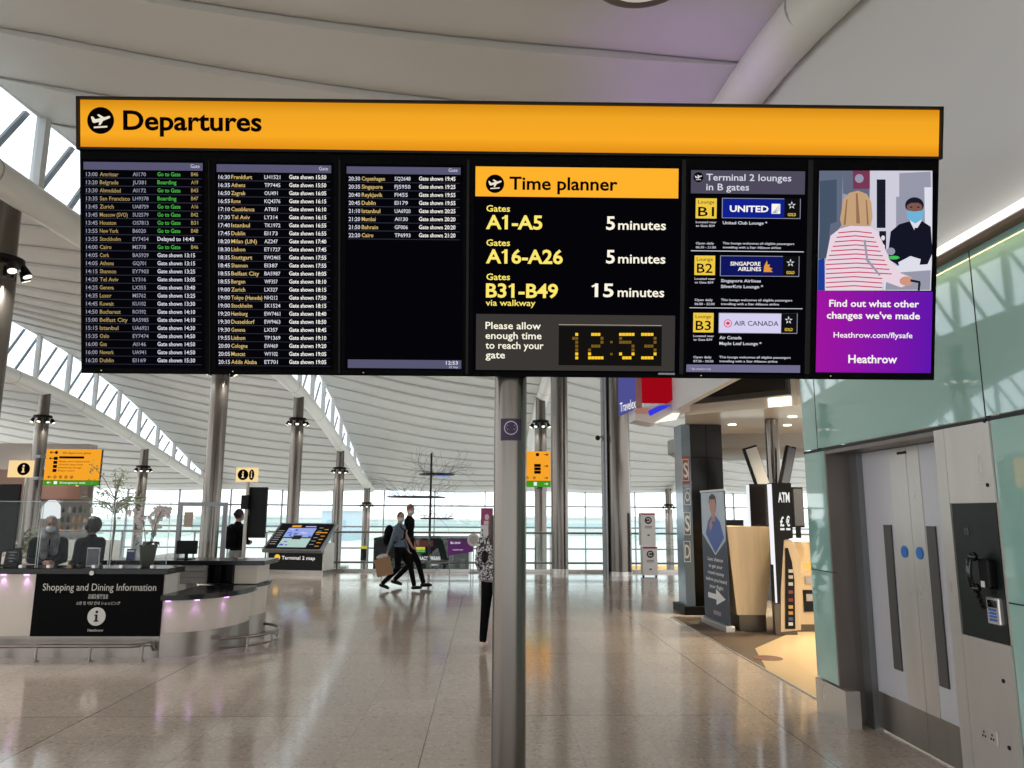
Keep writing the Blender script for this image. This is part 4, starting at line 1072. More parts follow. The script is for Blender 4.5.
# ================================================================== WAYFINDING SIGNS
amber2 = glow('wayfinding_amber', (252, 168, 44), .95); green2 = glow('wayfinding_green', (70, 160, 36), .85)
def arrow(mb, c, s, dirx, d=.004):
    def P(l): return [c+Vector((dirx*x*s, 0, z*s)) for x, z in l]
    mb.prism(P([(-1, -.12), (.1, -.12), (.1, .12), (-1, .12)]), (0, -d, 0)); mb.prism(P([(0, -.65), (1, 0), (0, .65), (.25, 0)]), (0, -d, 0))
def wayfinding(px0, px1, py0, py1, pyg, Y, label, left, colx):
    a = at(px0, py1, Y=Y); a.z = at(px0, py0, Y=Y).z; b_ = at(px1, py1, Y=Y); zg = at(px0, pyg, Y=Y).z
    W = b_.x-a.x; Hh = a.z-zg
    th = thing('direction_sign', ((a.x+b_.x)/2, Y, b_.z), label, 'direction sign')
    MB().box(a.x, b_.x, Y, Y+.12, b_.z, a.z).build('housing', black, th)
    MB().box(a.x, b_.x, Y-.006, Y, zg, a.z).build('amber_panel', amber2, th)
    gp_ = MB().box(a.x, b_.x, Y-.006, Y, b_.z, zg-.01).build('exit_panel', green2, th, label='green emergency exit panel')
    t = MB(); x_i = a.x+.10*W if left else b_.x-.08*W; D = -1 if left else 1; o3 = Vector((0, Y-.008, 0))
    def V(x, z): return Vector((x, Y-.008, z))
    for f in ((.11, .30) if left else (.11, .5)): arrow(t, V(x_i, a.z-f*Hh), .045*W, D)
    arrow(t, V(x_i, a.z-.9*Hh), .04*W, D)
    tx = a.x+.24*W if left else a.x+.06*W
    if left:
        write(t, 'All departure gates', (tx+.05*W, Y-.008, a.z-.15*Hh), (1, 0, 0), (0, 0, 1), .065*Hh, .52*W)
        t.box(tx, tx+.45*W, Y-.012, Y-.008, a.z-.30*Hh, a.z-.23*Hh)
        for i, s_ in enumerate(('Shops and restaurants', 'World duty free', 'Heathrow lounge', 'Prayer room')): write(t, s_, (tx, Y-.008, a.z-(.42+.1*i)*Hh), (1, 0, 0), (0, 0, 1), .05*Hh, (.56, .44, .42, .3)[i]*W)
        for i in range(4):
            c = V(a.x+.18*W, a.z-(.30+.13*i)*Hh); t.box(c.x-.035*W, c.x+.035*W, Y-.012, Y-.008, c.z-.05*Hh, c.z+.05*Hh)
        c = V(a.x+.18*W, a.z-.11*Hh); t.tube(c, c-Vector((0, .004, 0)), .05*Hh, n=16)
    else:
        write(t, 'Transfers', (tx+.1*W, Y-.008, a.z-.16*Hh), (1, 0, 0), (0, 0, 1), .07*Hh, .35*W)
        for i, s_ in enumerate(('All departure', 'Baggage reclaim', 'Arrivals A B')): write(t, s_, (tx, Y-.008, a.z-(.53+.11*i)*Hh), (1, 0, 0), (0, 0, 1), .05*Hh, (.42, .4, .36)[i]*W)
        for i in range(3): 
            c = V(b_.x-.24*W, a.z-(.48+.115*i)*Hh); t.box(c.x-.06*W, c.x+.06*W, Y-.012, Y-.008, c.z-.05*Hh, c.z+.05*Hh)
        c = V(b_.x-.24*W, a.z-.11*Hh); t.tube(c, c-Vector((0, .004, 0)), .06*Hh, n=16)
    for i in range(4):
        c = V((a.x+.2*W+.1*W*i) if left else (b_.x-.3*W-.13*W*i), a.z-.90*Hh); n_ = 18; r_ = .045*Hh*1.1
        P = [c+Vector((r_*math.cos(2*PI*k/n_), 0, r_*math.sin(2*PI*k/n_))) for k in range(n_)]; Q = [c+Vector((r_*.7*math.cos(2*PI*k/n_), 0, r_*.7*math.sin(2*PI*k/n_))) for k in range(n_)]
        for k in range(n_): t.quad(P[k], P[(k+1) % n_], Q[(k+1) % n_], Q[k])
        t.tube(c+Vector((0, .001, 0)), c-Vector((0, .001, 0)), r_*.35, n=8)
    t.build('sign_lettering', ink, th)
    t = MB(); zz = (b_.z+zg)/2; hh = (zg-b_.z)
    arrow(t, V(x_i, zz), .04*W, D); write(t, 'Emergency exit', ((a.x+.3*W) if left else (a.x+.06*W), Y-.009, zz-.17*hh), (1, 0, 0), (0, 0, 1), .38*hh, .46*W, bold=.01)
    c = V(a.x+.22*W if left else b_.x-.28*W, zz); t.box(c.x-.03*W, c.x+.03*W, Y-.012, Y-.009, c.z-.3*hh, c.z+.3*hh)
    t.build('exit_lettering', white_sign, gp_)
    br_ = MB(); br_.box(colx-.1, colx+.1, Y+.12, 27.78, b_.z+.2, b_.z+.3); br_.box(colx-.1, colx+.1, Y+.12, 27.78, a.z-.3, a.z-.2); br_.build('bracket', grey_metal, th)
wayfinding(43, 98.5, 449, 485.5, 480, 27.3, 'large amber direction sign pointing left, on the column behind the desk', True, -16.0)
wayfinding(496, 550.5, 451, 487, 480.5, 27.3, 'amber direction sign pointing right, partly hidden by the board pole', False, 1.9)

# ================================================================== TERMINAL MAP KIOSK
K = thing('map_kiosk', (-5.17, 21.25, 0), 'black terminal map kiosk with a tilted lit map screen', 'map kiosk', world=False, rz=rad(-13))
MB().box(-.80, .80, -.02, .62, .12, .70).build('base_front', black, K)
MB().box(.80, .84, -.02, .62, .05, .85).build('side_panel', white_paint, K); MB().box(-.84, -.80, -.02, .62, .05, .85).build('side_panel', white_paint, K)
MB().box(-.84, .84, -.05, .64, 0, .12).build('plinth', steel_mid, K)
def slab(mb, u0, u1, v0, v1, d0, d1):
    # tilted plane: from (y=-.28, z=.66) up to (y=.72, z=1.36)
    o = Vector((0, -.28, .66)); vv = Vector((0, 1.0, .72)).normalized(); nn = Vector((0, -.72, 1.0)).normalized(); L_ = 1.22
    P = [o+Vector((u, 0, 0))+vv*(v*L_)+nn*d0 for u, v in ((u0, v0), (u1, v0), (u1, v1), (u0, v1))]
    mb.prism(P, nn*(d1-d0)); return mb
slab(MB(), -.87, .87, 0, 1, -.09, 0).build('screen_housing', grey_metal, K)
ms = slab(MB(), -.80, .80, .05, .96, 0, .006).build('map_screen', glow('kiosk_screen', (26, 24, 26), 1), K)
mp_ = MB(); L2 = [(-.48, .36, .10, .42, 0), (-.50, .34, .46, .80, 1), (-.44, -.16, .83, .90, 2), (.40, .74, .62, .65, 2), (-.02, .3, .84, .87, 3)]
for u0, u1, v0, v1, mi in L2: mp_.mi = mi; slab(mp_, u0, u1, v0, v1, .007, .009)
rn = random.Random(5)
for i in range(16):
    u = rn.uniform(-.46, .28); v = rn.uniform(.12, .74); mp_.mi = rn.choice((3, 4, 5, 4)); slab(mp_, u, u+rn.uniform(.05, .16), v, v+rn.uniform(.02, .07), .0095, .0105)
mp_.mi = 6; slab(mp_, -.20, .06, .38, .52, .011, .013)
for i in range(12): mp_.mi = 5 if i % 2 else 2; u = .42 if i % 2 else .6; slab(mp_, u, u+.12, .14+.06*i, .16+.06*i, .007, .009)
for i in range(7): mp_.mi = 5; slab(mp_, -.76, -.58, .2+.08*i, .22+.08*i, .007, .009)
mp_.build('map_picture', [glow('map_green', (176, 206, 196), 1), glow('map_blue', (150, 166, 226), 1), glow('map_amber', (226, 160, 50), 1), glow('map_lilac', (196, 190, 236), 1), glow('map_deep', (90, 104, 190), 1), glow('map_grey', (150, 150, 150), 1), glow('map_dark', (40, 44, 40), 1)], ms)
t = MB(); t.mi = 0; write(t, 'Terminal 2 map', (-.40, -.024, .40), (1, 0, 0), (0, 0, 1), .09, .98, bold=.01)
t.mi = 1; c = Vector((-.53, -.024, .45)); t.tube(c, c-Vector((0, .004, 0)), .085, n=24)
t.build('kiosk_lettering', [white_sign, glow('kiosk_yellow', (250, 196, 60), 1)], K)

# ================================================================== BALUSTRADE
BY = 22.42
bal = thing('glass_balustrade', (0, BY, 0), 'long clear glass balustrade with steel rails along the edge of the floor', 'balustrade')
ztop = at(440, 532.5, Y=BY).z; zlow = at(440, 562.5, Y=BY).z
gl = glass('balustrade_glass', (232, 242, 240), .02)
MB().path([(-12.6, BY-.03, ztop), (21, BY-.03, ztop)], .028, 10).build('top_rail', steel_mid, bal, smooth=True)
MB().path([(-12.6, BY-.05, zlow), (21, BY-.05, zlow)], .028, 10).build('lower_rail', steel_mid, bal, smooth=True)
MB().box(-12.6, 21, BY-.06, BY+.06, 0, .07).build('base_channel', steel, bal)
x = -12.5
while x < 20.0:
    MB().quad((x+.03, BY+.02, .07), (x+2.03, BY+.02, .07), (x+2.03, BY+.02, ztop-.03), (x+.03, BY+.02, ztop-.03)).build('glass_panel', gl, bal)
    MB().box(x-.012, x+.012, BY-.03, BY+.05, .07, ztop).build('post', grey_metal, bal); x += 2.06
# ================================================================== FAR PIECES
# wire tree sculpture rising from the lower level
sy = 26.0; sx = at(430, 520, Y=sy).x
zt_s = at(430, 453, Y=sy).z
sc_ = thing('wire_sculpture', (sx, sy, GZ), 'dark hanging-garden sculpture of wire branches and discs on a tall mast', 'sculpture')
MB().tube((sx, sy, GZ), (sx, sy, zt_s), .055, .035, 12).build('mast', black, sc_)
wire = mat('wire_dark', (84, 86, 92), .5); rs = random.Random(11)
for px0, px1, py, up_, nb in ((419, 455, 474.5, 1, 46), (387, 446, 497, 1, 60), (420, 454, 518.5, -1, 50)):
    a = at(px0, py, Y=sy); b_ = at(px1, py, Y=sy); cx_ = (a.x+b_.x)/2; r = (b_.x-a.x)/2
    d_ = MB().lathe((cx_, sy, a.z), [(r*.96, -.02), (r, 0), (r, .02), (r*.9, .03)], 32).build('disc', black, sc_, smooth=True)
    if py != 497: MB().lathe((cx_+r*.35, sy, a.z-.045), [(r*.4, 0), (r*.4, .012)], 20).build('blue_light', glow('blue_led', (80, 110, 235), 1.2), d_)
    wm = MB()
    for i in range(nb):
        an = rs.uniform(0, 2*PI); p_ = Vector((cx_+r*.7*math.cos(an), sy+r*.7*math.sin(an), a.z+.04)); v = Vector((math.cos(an), math.sin(an), rs.uniform(.3, 1.3))).normalized()
        P = [p_.copy()]
        for k in range(7):
            v = (v+Vector((rs.uniform(-.5, .5), rs.uniform(-.5, .5), rs.uniform(-.45, .35)))).normalized(); p_ = p_+v*rs.uniform(.10, .2); P.append(p_.copy())
        wm.path(P, .0048, 4)
    wm.build('wire_branches', wire, sc_)
# black shop unit on the lower level seen over the rail
uy = 29.0
A = at(374, 538, Y=uy); B = at(468, 574, Y=uy)
hu = thing('shop_unit', ((A.x+B.x)/2, uy, GZ), 'black shop unit beyond the balustrade with white lettering and a yellow green sign', 'shop unit')
dk = mat('unit_dark_green', (10, 14, 13), .5, spec=.1)
MB().box(A.x, B.x, uy, uy+3, GZ, A.z).build('body', dk, hu)
t = MB(); a = at(417, 566, Y=uy-.02); b_ = at(440, 566, Y=uy-.02); write(t, 'TRACCORRAN', (a.x, uy-.02, a.z+.22), (1, 0, 0), (0, 0, 1), .13, b_.x-a.x, bold=.02); write(t, 'support', (b_.x-.45, uy-.02, a.z+.02), (1, 0, 0), (0, 0, 1), .08, .4)
t.build('unit_lettering', white_sign, hu)
t = MB(); a = at(416, 547, Y=uy-.02); b_ = at(425, 549.5, Y=uy-.02)
t.mi = 0; t.box(a.x, b_.x, uy-.04, uy, b_.z, a.z); t.mi = 1; t.box(a.x, b_.x, uy-.04, uy, b_.z-.1, b_.z)
t.mi = 2; t.box(a.x-.1, b_.x+.3, uy-.03, uy, a.z+.02, a.z+.25)
t.build('lit_sign', [glow('unit_yellow', (226, 200, 60), 1), glow('unit_green', (90, 170, 80), 1), glow('unit_red', (90, 50, 44), 1)], hu)
for i in range(8):
    xx = A.x+.3+i*.42; MB().box(xx, xx+.2, uy-.02, uy, GZ+5, A.z-.55-.2*(i % 3)).build('window_slot', glow('unit_window', (60, 70, 66), 1), hu)
# purple poster board and round sign on the balustrade, banners
a = at(448, 539, Y=22.2); b_ = at(473, 556, Y=22.2)
pp_ = thing('poster_board', ((a.x+b_.x)/2, 22.2, 0), 'purple poster board with white handwriting leaning at the balustrade', 'poster')
m_ = MB(); m_.prism([(a.x, 22.2, b_.z), (b_.x, 22.2, b_.z+.12), (b_.x, 22.2, a.z-.02), (a.x, 22.2, a.z)], (0, .03, 0)); m_.build('board', mat('poster_purple', (110, 40, 130), .5), pp_)
for xx in (a.x+.06, b_.x-.06): MB().tube((xx, 22.25, 0), (xx, 22.25, a.z-.15), .014, n=10).build('leg', grey_metal, pp_)
t = MB(); write(t, 'Be kind', (a.x+.08, 22.197, a.z-.14), (1, 0, .02), (0, 0, 1), .07, .27); write(t, 'thank you', (a.x+.14, 22.197, a.z-.32), (1, 0, .02), (0, 0, 1), .03, .3); t.build('handwriting', white_sign, pp_)
c = at(473.5, 540, Y=21.9)
rd_ = thing('round_sign', (c.x, 21.9, 0), 'round pale sign on a thin stand at the right of the purple poster', 'sign')
MB().tube(c, c+Vector((0, .03, 0)), .18, n=32).build('disc', mat('round_pale', (206, 200, 192), .4), rd_, smooth=True)
MB().tube(c-Vector((0, .003, 0)), c, .12, n=24).build('disc_print', mat('round_grey', (170, 166, 166), .5), rd_)
MB().tube((c.x, 21.93, 0), (c.x, 21.93, c.z), .012, n=8).lathe((c.x, 21.93, 0), [(.12, 0), (.12, .015)], 20).build('stand', grey_metal, rd_)
def totem(px0, px1, py0, Y, label, build_, name='notice_stand', cat='notice stand', d=.06):
    a = at(px0, py0, Y=Y); b_ = at(px1, py0, Y=Y)
    th = thing(name, ((a.x+b_.x)/2, Y, 0), label, cat)
    build_(th, a.x, b_.x, Y, a.z); return th
def tall(th, x0, x1, Y, z):
    MB().box(x0, x1, Y, Y+.05, .03, z).build('panel', mat('banner_white', (222, 220, 224), .5), th)
    MB().box(x0, x1, Y-.004, Y, z-.45, z).build('picture', mat('banner_magenta', (150, 62, 110), .5), th)
    m_ = MB(); m_.ell(((x0+x1)/2, Y-.005, z-.24), (.06, .004, .08)); m_.box((x0+x1)/2-.08, (x0+x1)/2+.08, Y-.008, Y-.004, z-.44, z-.34); m_.build('portrait', mat('banner_pale', (226, 206, 212), .5), th)
    t = MB()
    for i in range(5): t.box(x0+.03, x0+.06, Y-.004, Y, z-.62-i*.12, z-.56-i*.12)
    t.build('print', mat('print_dark', (70, 60, 90), .5), th)
    MB().box(x0-.05, x1+.05, Y-.12, Y+.17, 0, .03).build('foot', grey_metal, th)
totem(481, 493, 508, 20.5, 'tall white banner with a magenta picture on top, left of the board pole', tall, 'banner_stand', 'banner')
def notice(th, x0, x1, Y, z):
    W = x1-x0
    for k, (z0, z1, dx) in enumerate(((.82, z, 0), (.04, .80, .03))):
        p_ = MB().box(x0+dx, x1+dx, Y-.02*k, Y+.35, z0, z1).build('panel', mat('stand_white', (216, 214, 212), .5), th)
        MB().box(x0+dx, x1+dx, Y-.02*k-.004, Y-.02*k, z1-.05, z1).build('red_strip', mat('strip_red', (150, 46, 56), .5), p_)
        c = Vector(((x0+x1)/2+dx, Y-.02*k-.004, z1-.20)); n_ = 20; t = MB()
        t.prism([c+Vector((.10*math.cos(2*PI*i/n_), 0, .10*math.sin(2*PI*i/n_))) for i in range(n_)], (0, -.003, 0))
        for i in range(2): t.box(c.x-.10, c.x+.10, c.y-.002, c.y+.002, c.z-.17-i*.04, c.z-.155-i*.04)
        t.box(c.x-.03, c.x+.03, c.y-.002, c.y+.002, c.z-.42, c.z-.38)
        t.build('print', mat('print_black', (40, 38, 40), .5), p_)
        c.y -= .004; u = MB(); sg_ = 1 if k == 0 else -1
        for i in range(9):
            a0, a1 = PI*.9*i/9-.3, PI*.9*(i+1)/9-.3
            u.quad(*[c+Vector((sg_*r_*math.cos(q), 0, r_*math.sin(q))) for r_, q in ((.062, a0), (.062, a1), (.04, a1), (.04, a0))])
        u.box(c.x-.045, c.x+.045, c.y-.001, c.y, c.z-.045, c.z-.02)
        u.build('white_symbol', mat('stand_white', (216, 214, 212), .5), p_)
    for xx in (x0+.04, x1): MB().tube((xx, Y+.05, .0), (xx, Y+.05, .04), .03, n=10).build('castor', black, th)
totem(641, 655, 513, 20.9, 'white two-panel notice stand with red strips beside the thickest column', notice)

# outside: buildings, vehicles, aircraft
def bld(px0, px1, py0, Y, dpt, c, label):
    a = at(px0, py0, Y=Y); b_ = at(px1, py0, Y=Y)
    th = thing('airport_building', ((a.x+b_.x)/2, Y, GZ), label, 'building', 'hazy buildings across the apron')
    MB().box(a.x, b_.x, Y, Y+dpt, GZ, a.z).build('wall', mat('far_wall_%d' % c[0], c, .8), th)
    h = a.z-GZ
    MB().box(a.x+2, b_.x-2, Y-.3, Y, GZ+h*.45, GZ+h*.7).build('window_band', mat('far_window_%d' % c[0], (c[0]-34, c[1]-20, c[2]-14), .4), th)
    MB().box(a.x-1, b_.x+1, Y-1, Y+dpt+1, a.z, a.z+.8).build('roof', mat('far_roof', (200, 208, 208), .8), th)
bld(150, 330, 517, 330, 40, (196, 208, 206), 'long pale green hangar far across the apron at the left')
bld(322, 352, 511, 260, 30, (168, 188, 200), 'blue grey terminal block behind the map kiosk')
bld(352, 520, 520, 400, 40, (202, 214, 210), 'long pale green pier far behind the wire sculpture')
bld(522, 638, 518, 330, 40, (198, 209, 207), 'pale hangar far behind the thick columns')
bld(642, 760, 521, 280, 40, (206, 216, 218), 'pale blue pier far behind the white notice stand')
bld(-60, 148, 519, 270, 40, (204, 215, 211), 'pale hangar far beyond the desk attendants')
def van(px, py, Y, L_, c, label, name='baggage_truck'):
    p_ = at(px, py, Y=Y); 
    th = thing(name, (p_.x, Y, GZ), label, 'vehicle')
    body = mat('vehicle_%d_%d' % (c[0], c[2]), c, .5)
    MB().box(p_.x-L_/2, p_.x+L_*.28, Y, Y+2.2, GZ+.5, GZ+2.6).build('cargo_box', body, th, bev=.08)
    MB().box(p_.x+L_*.30, p_.x+L_/2, Y+.1, Y+2.1, GZ+.5, GZ+2.1).build('cab', body, th, bev=.15)
    MB().box(p_.x+L_*.34, p_.x+L_/2+.02, Y+.05, Y+2.15, GZ+1.3, GZ+1.9).build('cab_window', black_gloss, th)
    for xx in (p_.x-L_*.3, p_.x+L_*.36):
        for yy in (Y, Y+2): MB().tube((xx, yy-.02, GZ+.45), (xx, yy+.25, GZ+.45), .45, n=18).build('wheel', black, th)
van(592, 560, 95, 9, (232, 160, 60), 'orange airport truck parked on the apron left of the thickest column')
van(667, 562, 105, 11, (232, 170, 80), 'orange airport truck on the apron beyond the white notice stand')
van(578, 566, 82, 6, (84, 88, 96), 'dark grey airport tug on the apron by the plain steel column')
van(318, 560, 110, 8, (120, 124, 110), 'grey airport truck behind the map kiosk')
# black waste bin like box with yellow top seen by the far column
p_ = at(363.5, 553, Y=30.0)
wb_ = thing('warning_sign_post', (p_.x, 30, GZ), 'dark sign with a yellow top on a post beyond the balustrade near the far column', 'sign')
MB().tube((p_.x, 30.05, GZ), (p_.x, 30.05, p_.z+.6), .03, n=8).build('post', grey_metal, wb_)
MB().box(p_.x-.11, p_.x+.11, 30, 30.04, p_.z-.28, p_.z+.16).build('panel', dk, wb_); MB().box(p_.x-.11, p_.x+.11, 29.99, 30.04, p_.z+.16, p_.z+.27).build('yellow_top', glow('bin_yellow', (220, 200, 70), .9), wb_)

# ================================================================== LEFT SHOP
SY = 29.6; SXL = -26.0; SXR = at(97, 520, Y=SY).x
MB().box(-32, -12.7, FLOOR_Y, 33, -.3, 0).build('floor_gallery', fm); tag(bpy.data.objects['floor_gallery'], kind='structure')
shop = thing('gift_shop', ((SXL+SXR)/2, SY, 0), 'open shop front with brown fascia and stocked shelves far behind the desk attendants', 'shop')
fas = mat('fascia_brown', (96, 66, 50), .4); taup = mat('shop_taupe', (150, 142, 134), .6)
zA, zB, zC_, zD = [at(20, q, Y=SY).z for q in (444, 470, 499, 539)]
MB().box(SXL, SXR-.4, SY-.3, SY+.3, zB, zA).build('fascia', taup, shop)
MB().box(SXL, SXR-.6, SY-.28, SY+.3, zC_, zB).build('sign_band', fas, shop)
MB().box(SXL, SXR-1.6, SY+2.6, SY+2.7, 0, zA-.2).build('back_wall', taup, shop)
MB().box(SXL, SXR-1.6, SY+.3, SY+2.7, zA-.2, zA-.1).build('roof', taup, shop)
MB().box(SXL, SXR+1.2, SY-.5, SY-.4, 0, zD).build('low_wall', mat('shop_low_wall', (196, 190, 184), .5), shop)
for i in range(7):
    xx = SXL+.5+i*1.55
    if xx < SXR: MB().box(xx, xx+.12, SY-.25, SY-.1, 0, zC_).build('pier', mat('pier_grey', (110, 106, 102), .5), shop)
    MB().tube((xx+.7, SY-.285, (zB+zC_)/2), (xx+.7, SY-.30, (zB+zC_)/2), .07, n=12).build('spot', glow('shop_spot', (255, 170, 90), 1.6), shop)
stock = [mat('stock_%d' % i, c, .5) for i, c in enumerate(((110, 120, 96), (190, 150, 100), (70, 84, 70), (206, 204, 190), (170, 96, 56), (60, 70, 84)))]
proto = {}
rq = random.Random(2)
for r_ in range(4):
    z = zD-.15+r_*.38
    MB().box(SXL+.2, SXR-.2, SY+.6, SY+1.0, z-.03, z).build('shelf', taup, shop)
    for i in range(40):
        k = rq.randint(0, 5); h = rq.choice((.18, .24, .28)); xx = SXL+2.2+i*.215+rq.uniform(-.02, .02)
        if xx > SXR-.3: continue
        key = (k, h)
        if key not in proto:
            o = MB().lathe((0, 0, 0), [(.055, 0), (.06, .01), (.06, h*.65), (.025, h*.8), (.025, h)], 10).build('bottle', stock[k], smooth=True); proto[key] = o
        else: o = proto[key].copy(); COL.objects.link(o)
        o.location = (xx, SY+.78, z+.002)
        tag(o, 'small packaged bottle standing on the shelves of the shop behind the desk', 'bottle', 'stock on the shop shelves')
# white drop-shaped light and small tree in front of the shop
p_ = at(51, 513, Y=17)
lp_ = thing('floor_lamp', (p_.x, 17, 0), 'white lamp on a pale post below the left direction sign', 'lamp')
MB().lathe((p_.x, 17, 0), [(.2, 0), (.2, .02), (.045, .04), (.04, p_.z-.1)], 20).build('post', white_paint, lp_, smooth=True)
MB().lathe((p_.x, 17, p_.z-.12), [(.17, 0), (.19, .02), (.17, .28), (.07, .40)], 20).build('lamp_shade', glow('lamp_shade_white', (235, 238, 240), 1), lp_, smooth=True)
def tree(px, pyt, Y, seed, label, spread=.9, n=420, trunk_h=1.5):
    b0 = at(px, pyt, Y=Y); rr = random.Random(seed)
    th = thing('indoor_tree', (b0.x, Y, 0), label, 'tree')
    MB().lathe((b0.x, Y, 0), [(.26, 0), (.32, .5), (.3, .5)], 20).build('planter', mat('planter_grey', (110, 108, 104), .5), th, smooth=True)
    br_ = MB(); br_.path([(b0.x, Y, .45), (b0.x+.05, Y, trunk_h*.7), (b0.x, Y, trunk_h)], [.035, .03, .022], 8)
    lf = MB(); tips = []
    for i in range(26):
        a = rr.uniform(0, 2*PI); p0 = Vector((b0.x, Y, trunk_h+rr.uniform(-.3, .1))); p1 = p0+Vector((math.cos(a)*spread*rr.uniform(.3, 1), math.sin(a)*spread*rr.uniform(.3, 1), rr.uniform(.0, b0.z-trunk_h)))
        br_.path([p0, p0.lerp(p1, .5)+Vector((0, 0, .08)), p1], [.012, .009, .004], 5); tips.append((p0, p1))
    for i in range(n):
        p0, p1 = rr.choice(tips); p = p0.lerp(p1, rr.uniform(.35, 1.05))+Vector([rr.gauss(0, .07) for _ in range(3)])
        d = Vector((rr.gauss(0, 1), rr.gauss(0, 1), rr.gauss(0, .6))).normalized(); s_ = d.orthogonal().normalized(); L_ = rr.uniform(.05, .1)
        lf.quad(p, p+d*L_*.5+s_*L_*.22, p+d*L_, p+d*L_*.5-s_*L_*.22)
    br_.build('branches', mat('bark', (96, 84, 72), .8), th); lf.build('foliage', mat('leaf_pale', (128, 140, 108), .6), th)
tree(118, 468, 18.2, 4, 'sparse pale green tree with thin branches behind the orchid', .85, 700, 1.9)
tree(22, 530, 16.5, 9, 'small leafy plant in a planter at the far left behind the desk', .5, 420, 1.0)

# ================================================================== PEOPLE
def remeshed(mb, name, m, parent, vox=.016, it=3):
    o = mb.build(name, m, parent)
    r = o.modifiers.new('surface', 'REMESH'); r.mode = 'VOXEL'; r.voxel_size = vox; r.use_smooth_shade = True
    s_ = o.modifiers.new('smooth', 'SMOOTH'); s_.factor = .5; s_.iterations = it
    return o
def chain(mb, pts, rs_):
    for (a, b_), (r0, r1) in zip(zip(pts, pts[1:]), zip(rs_, rs_[1:])): mb.cap(a, b_, r0, r1)
def person(loc, rz, h, label, legs, arms, top, trousers, hair, skin_m=None, sleeve=1.0, face=True, masked=True, turn=0, hairstyle='short', shoe=None, hem=None, scarf=None, vox=.014):
    """faces local -Y; legs: [(ankle, toe dir)], knees bend; arms: elbow and wrist points, all for a 1.75 m figure"""
    k = h/1.75; sk_ = skin_m or skin
    th = thing('person', loc, label, 'person', world=False, rz=rz)
    V = lambda p: Vector(p)*k
    Rt = Matrix.Rotation(turn, 3, 'Z')
    body = MB(); hc = V((0, -.015, 1.63))
    def hd_(p): return hc+Rt@(Vector(p)*k)
    body.ell(hc, (.074*k, .092*k, .112*k), 20, 14, Rt); body.ell(hd_((0, -.035, -.055)), (.052*k, .055*k, .06*k), 14, 10, Rt)
    body.ell(hd_((0, -.098, -.02)), (.014*k, .02*k, .024*k)); 
    for s_ in (-1, 1): body.ell(hd_((s_*.076, .005, -.015)), (.01*k, .02*k, .032*k))
    chain(body, [V((0, .0, 1.56)), V((0, .01, 1.42))], (.05*k, .058*k))
    tors = [((0, 0, 1.30), (.165, .10, .17)), ((0, 0, 1.12), (.135, .092, .16)), ((0, 0, .96), (.155, .105, .13))]
    for c, r in tors: body.ell(V(c), tuple(q*k*.93 for q in r))
    chain(body, [V((-.16, 0, 1.41)), V((.16, 0, 1.41))], (.045*k, .045*k))
    tp_ = MB(); 
    for c, r in tors[:2]: tp_.ell(V(c), tuple(q*k*1.08 for q in r))
    tp_.ell(V((0, 0, .99)), (.165*k, .118*k, .10*k)); chain(tp_, [V((-.165, .005, 1.405)), V((.165, .005, 1.405))], (.062*k, .062*k)); chain(tp_, [V((0, .01, 1.46)), V((0, .01, 1.40))], (.07*k, .1*k))
    if hem: 
        for q in range(5):
            u = q/4; tp_.ell(V((0, 0, .98-u*(.98-hem))), (k*(.165+.07*u), k*(.125+.07*u), k*.07))
    for s_, (el, wr) in zip((-1, 1), arms):
        sh = V((s_*.185, 0, 1.39)); el = V(el); wr = V(wr)
        chain(body, [sh, el, wr], (.045*k, .036*k, .026*k))
        # hand: palm, four fingers and a thumb, slightly curled
        d = (wr-el).normalized(); side = d.cross(Vector((0, 1, 0))); side = side.normalized() if side.length > .1 else Vector((1, 0, 0)); nrm = d.cross(side)
        pc = wr+d*.05*k
        Rm = Matrix((side, nrm, d)).transposed()
        body.ell(pc, (.036*k, .018*k, .05*k), 12, 8, Rm)
        for j, ln in enumerate((.062, .074, .07, .052)):
            f0 = pc+d*.035*k+side*(j-1.5)*.019*k; f1 = f0+d*ln*.55*k+nrm*.012*k; f2 = f1+d*ln*.4*k+nrm*.026*k
            chain(body, [f0, f1, f2], (.0098*k, .009*k, .0078*k))
        t0 = pc-d*.02*k-side*.03*k; chain(body, [t0, t0-side*.025*k+d*.03*k, t0-side*.028*k+d*.058*k+nrm*.01*k], (.012*k, .0105*k, .009*k))
        e2 = el.lerp(wr, max(0, sleeve-.0)) if sleeve > .5 else None
        if sleeve >= 1: chain(tp_, [sh, el, el.lerp(wr, .94)], (.064*k, .05*k, .04*k))
        else: chain(tp_, [sh, sh.lerp(el, sleeve)], (.064*k, .056*k))
    tr_ = MB(); tr_.ell(V((0, 0, .94)), (.165*k, .115*k, .12*k)); shm = MB()
    for s_, (kn, an, toe) in zip((-1, 1), legs):
        hp = V((s_*.085, 0, .90)); kn = V(kn); an = V(an); toe = Vector(toe).normalized()
        chain(body, [hp, kn, an], (.08*k, .052*k, .036*k)); chain(tr_, [hp, kn, kn.lerp(an, .93)], (.095*k, .066*k, .052*k))
        heel = an-Vector((0, 0, .035))*k; chain(body, [heel, heel+toe*.12*k-Vector((0, 0, .0))], (.032*k, .026*k))
        chain(shm, [heel-toe*.035*k, heel+toe*.09*k, heel+toe*.16*k-Vector((0, 0, .006))], (.042*k, .042*k, .032*k))
    bd = remeshed(body, 'body', sk_, th, vox*.8, 2)
    remeshed(tp_, 'top', top, th, vox); remeshed(tr_, 'trousers', trousers, th, vox); remeshed(shm, 'shoes', shoe or black, th, vox)
    hr = MB()
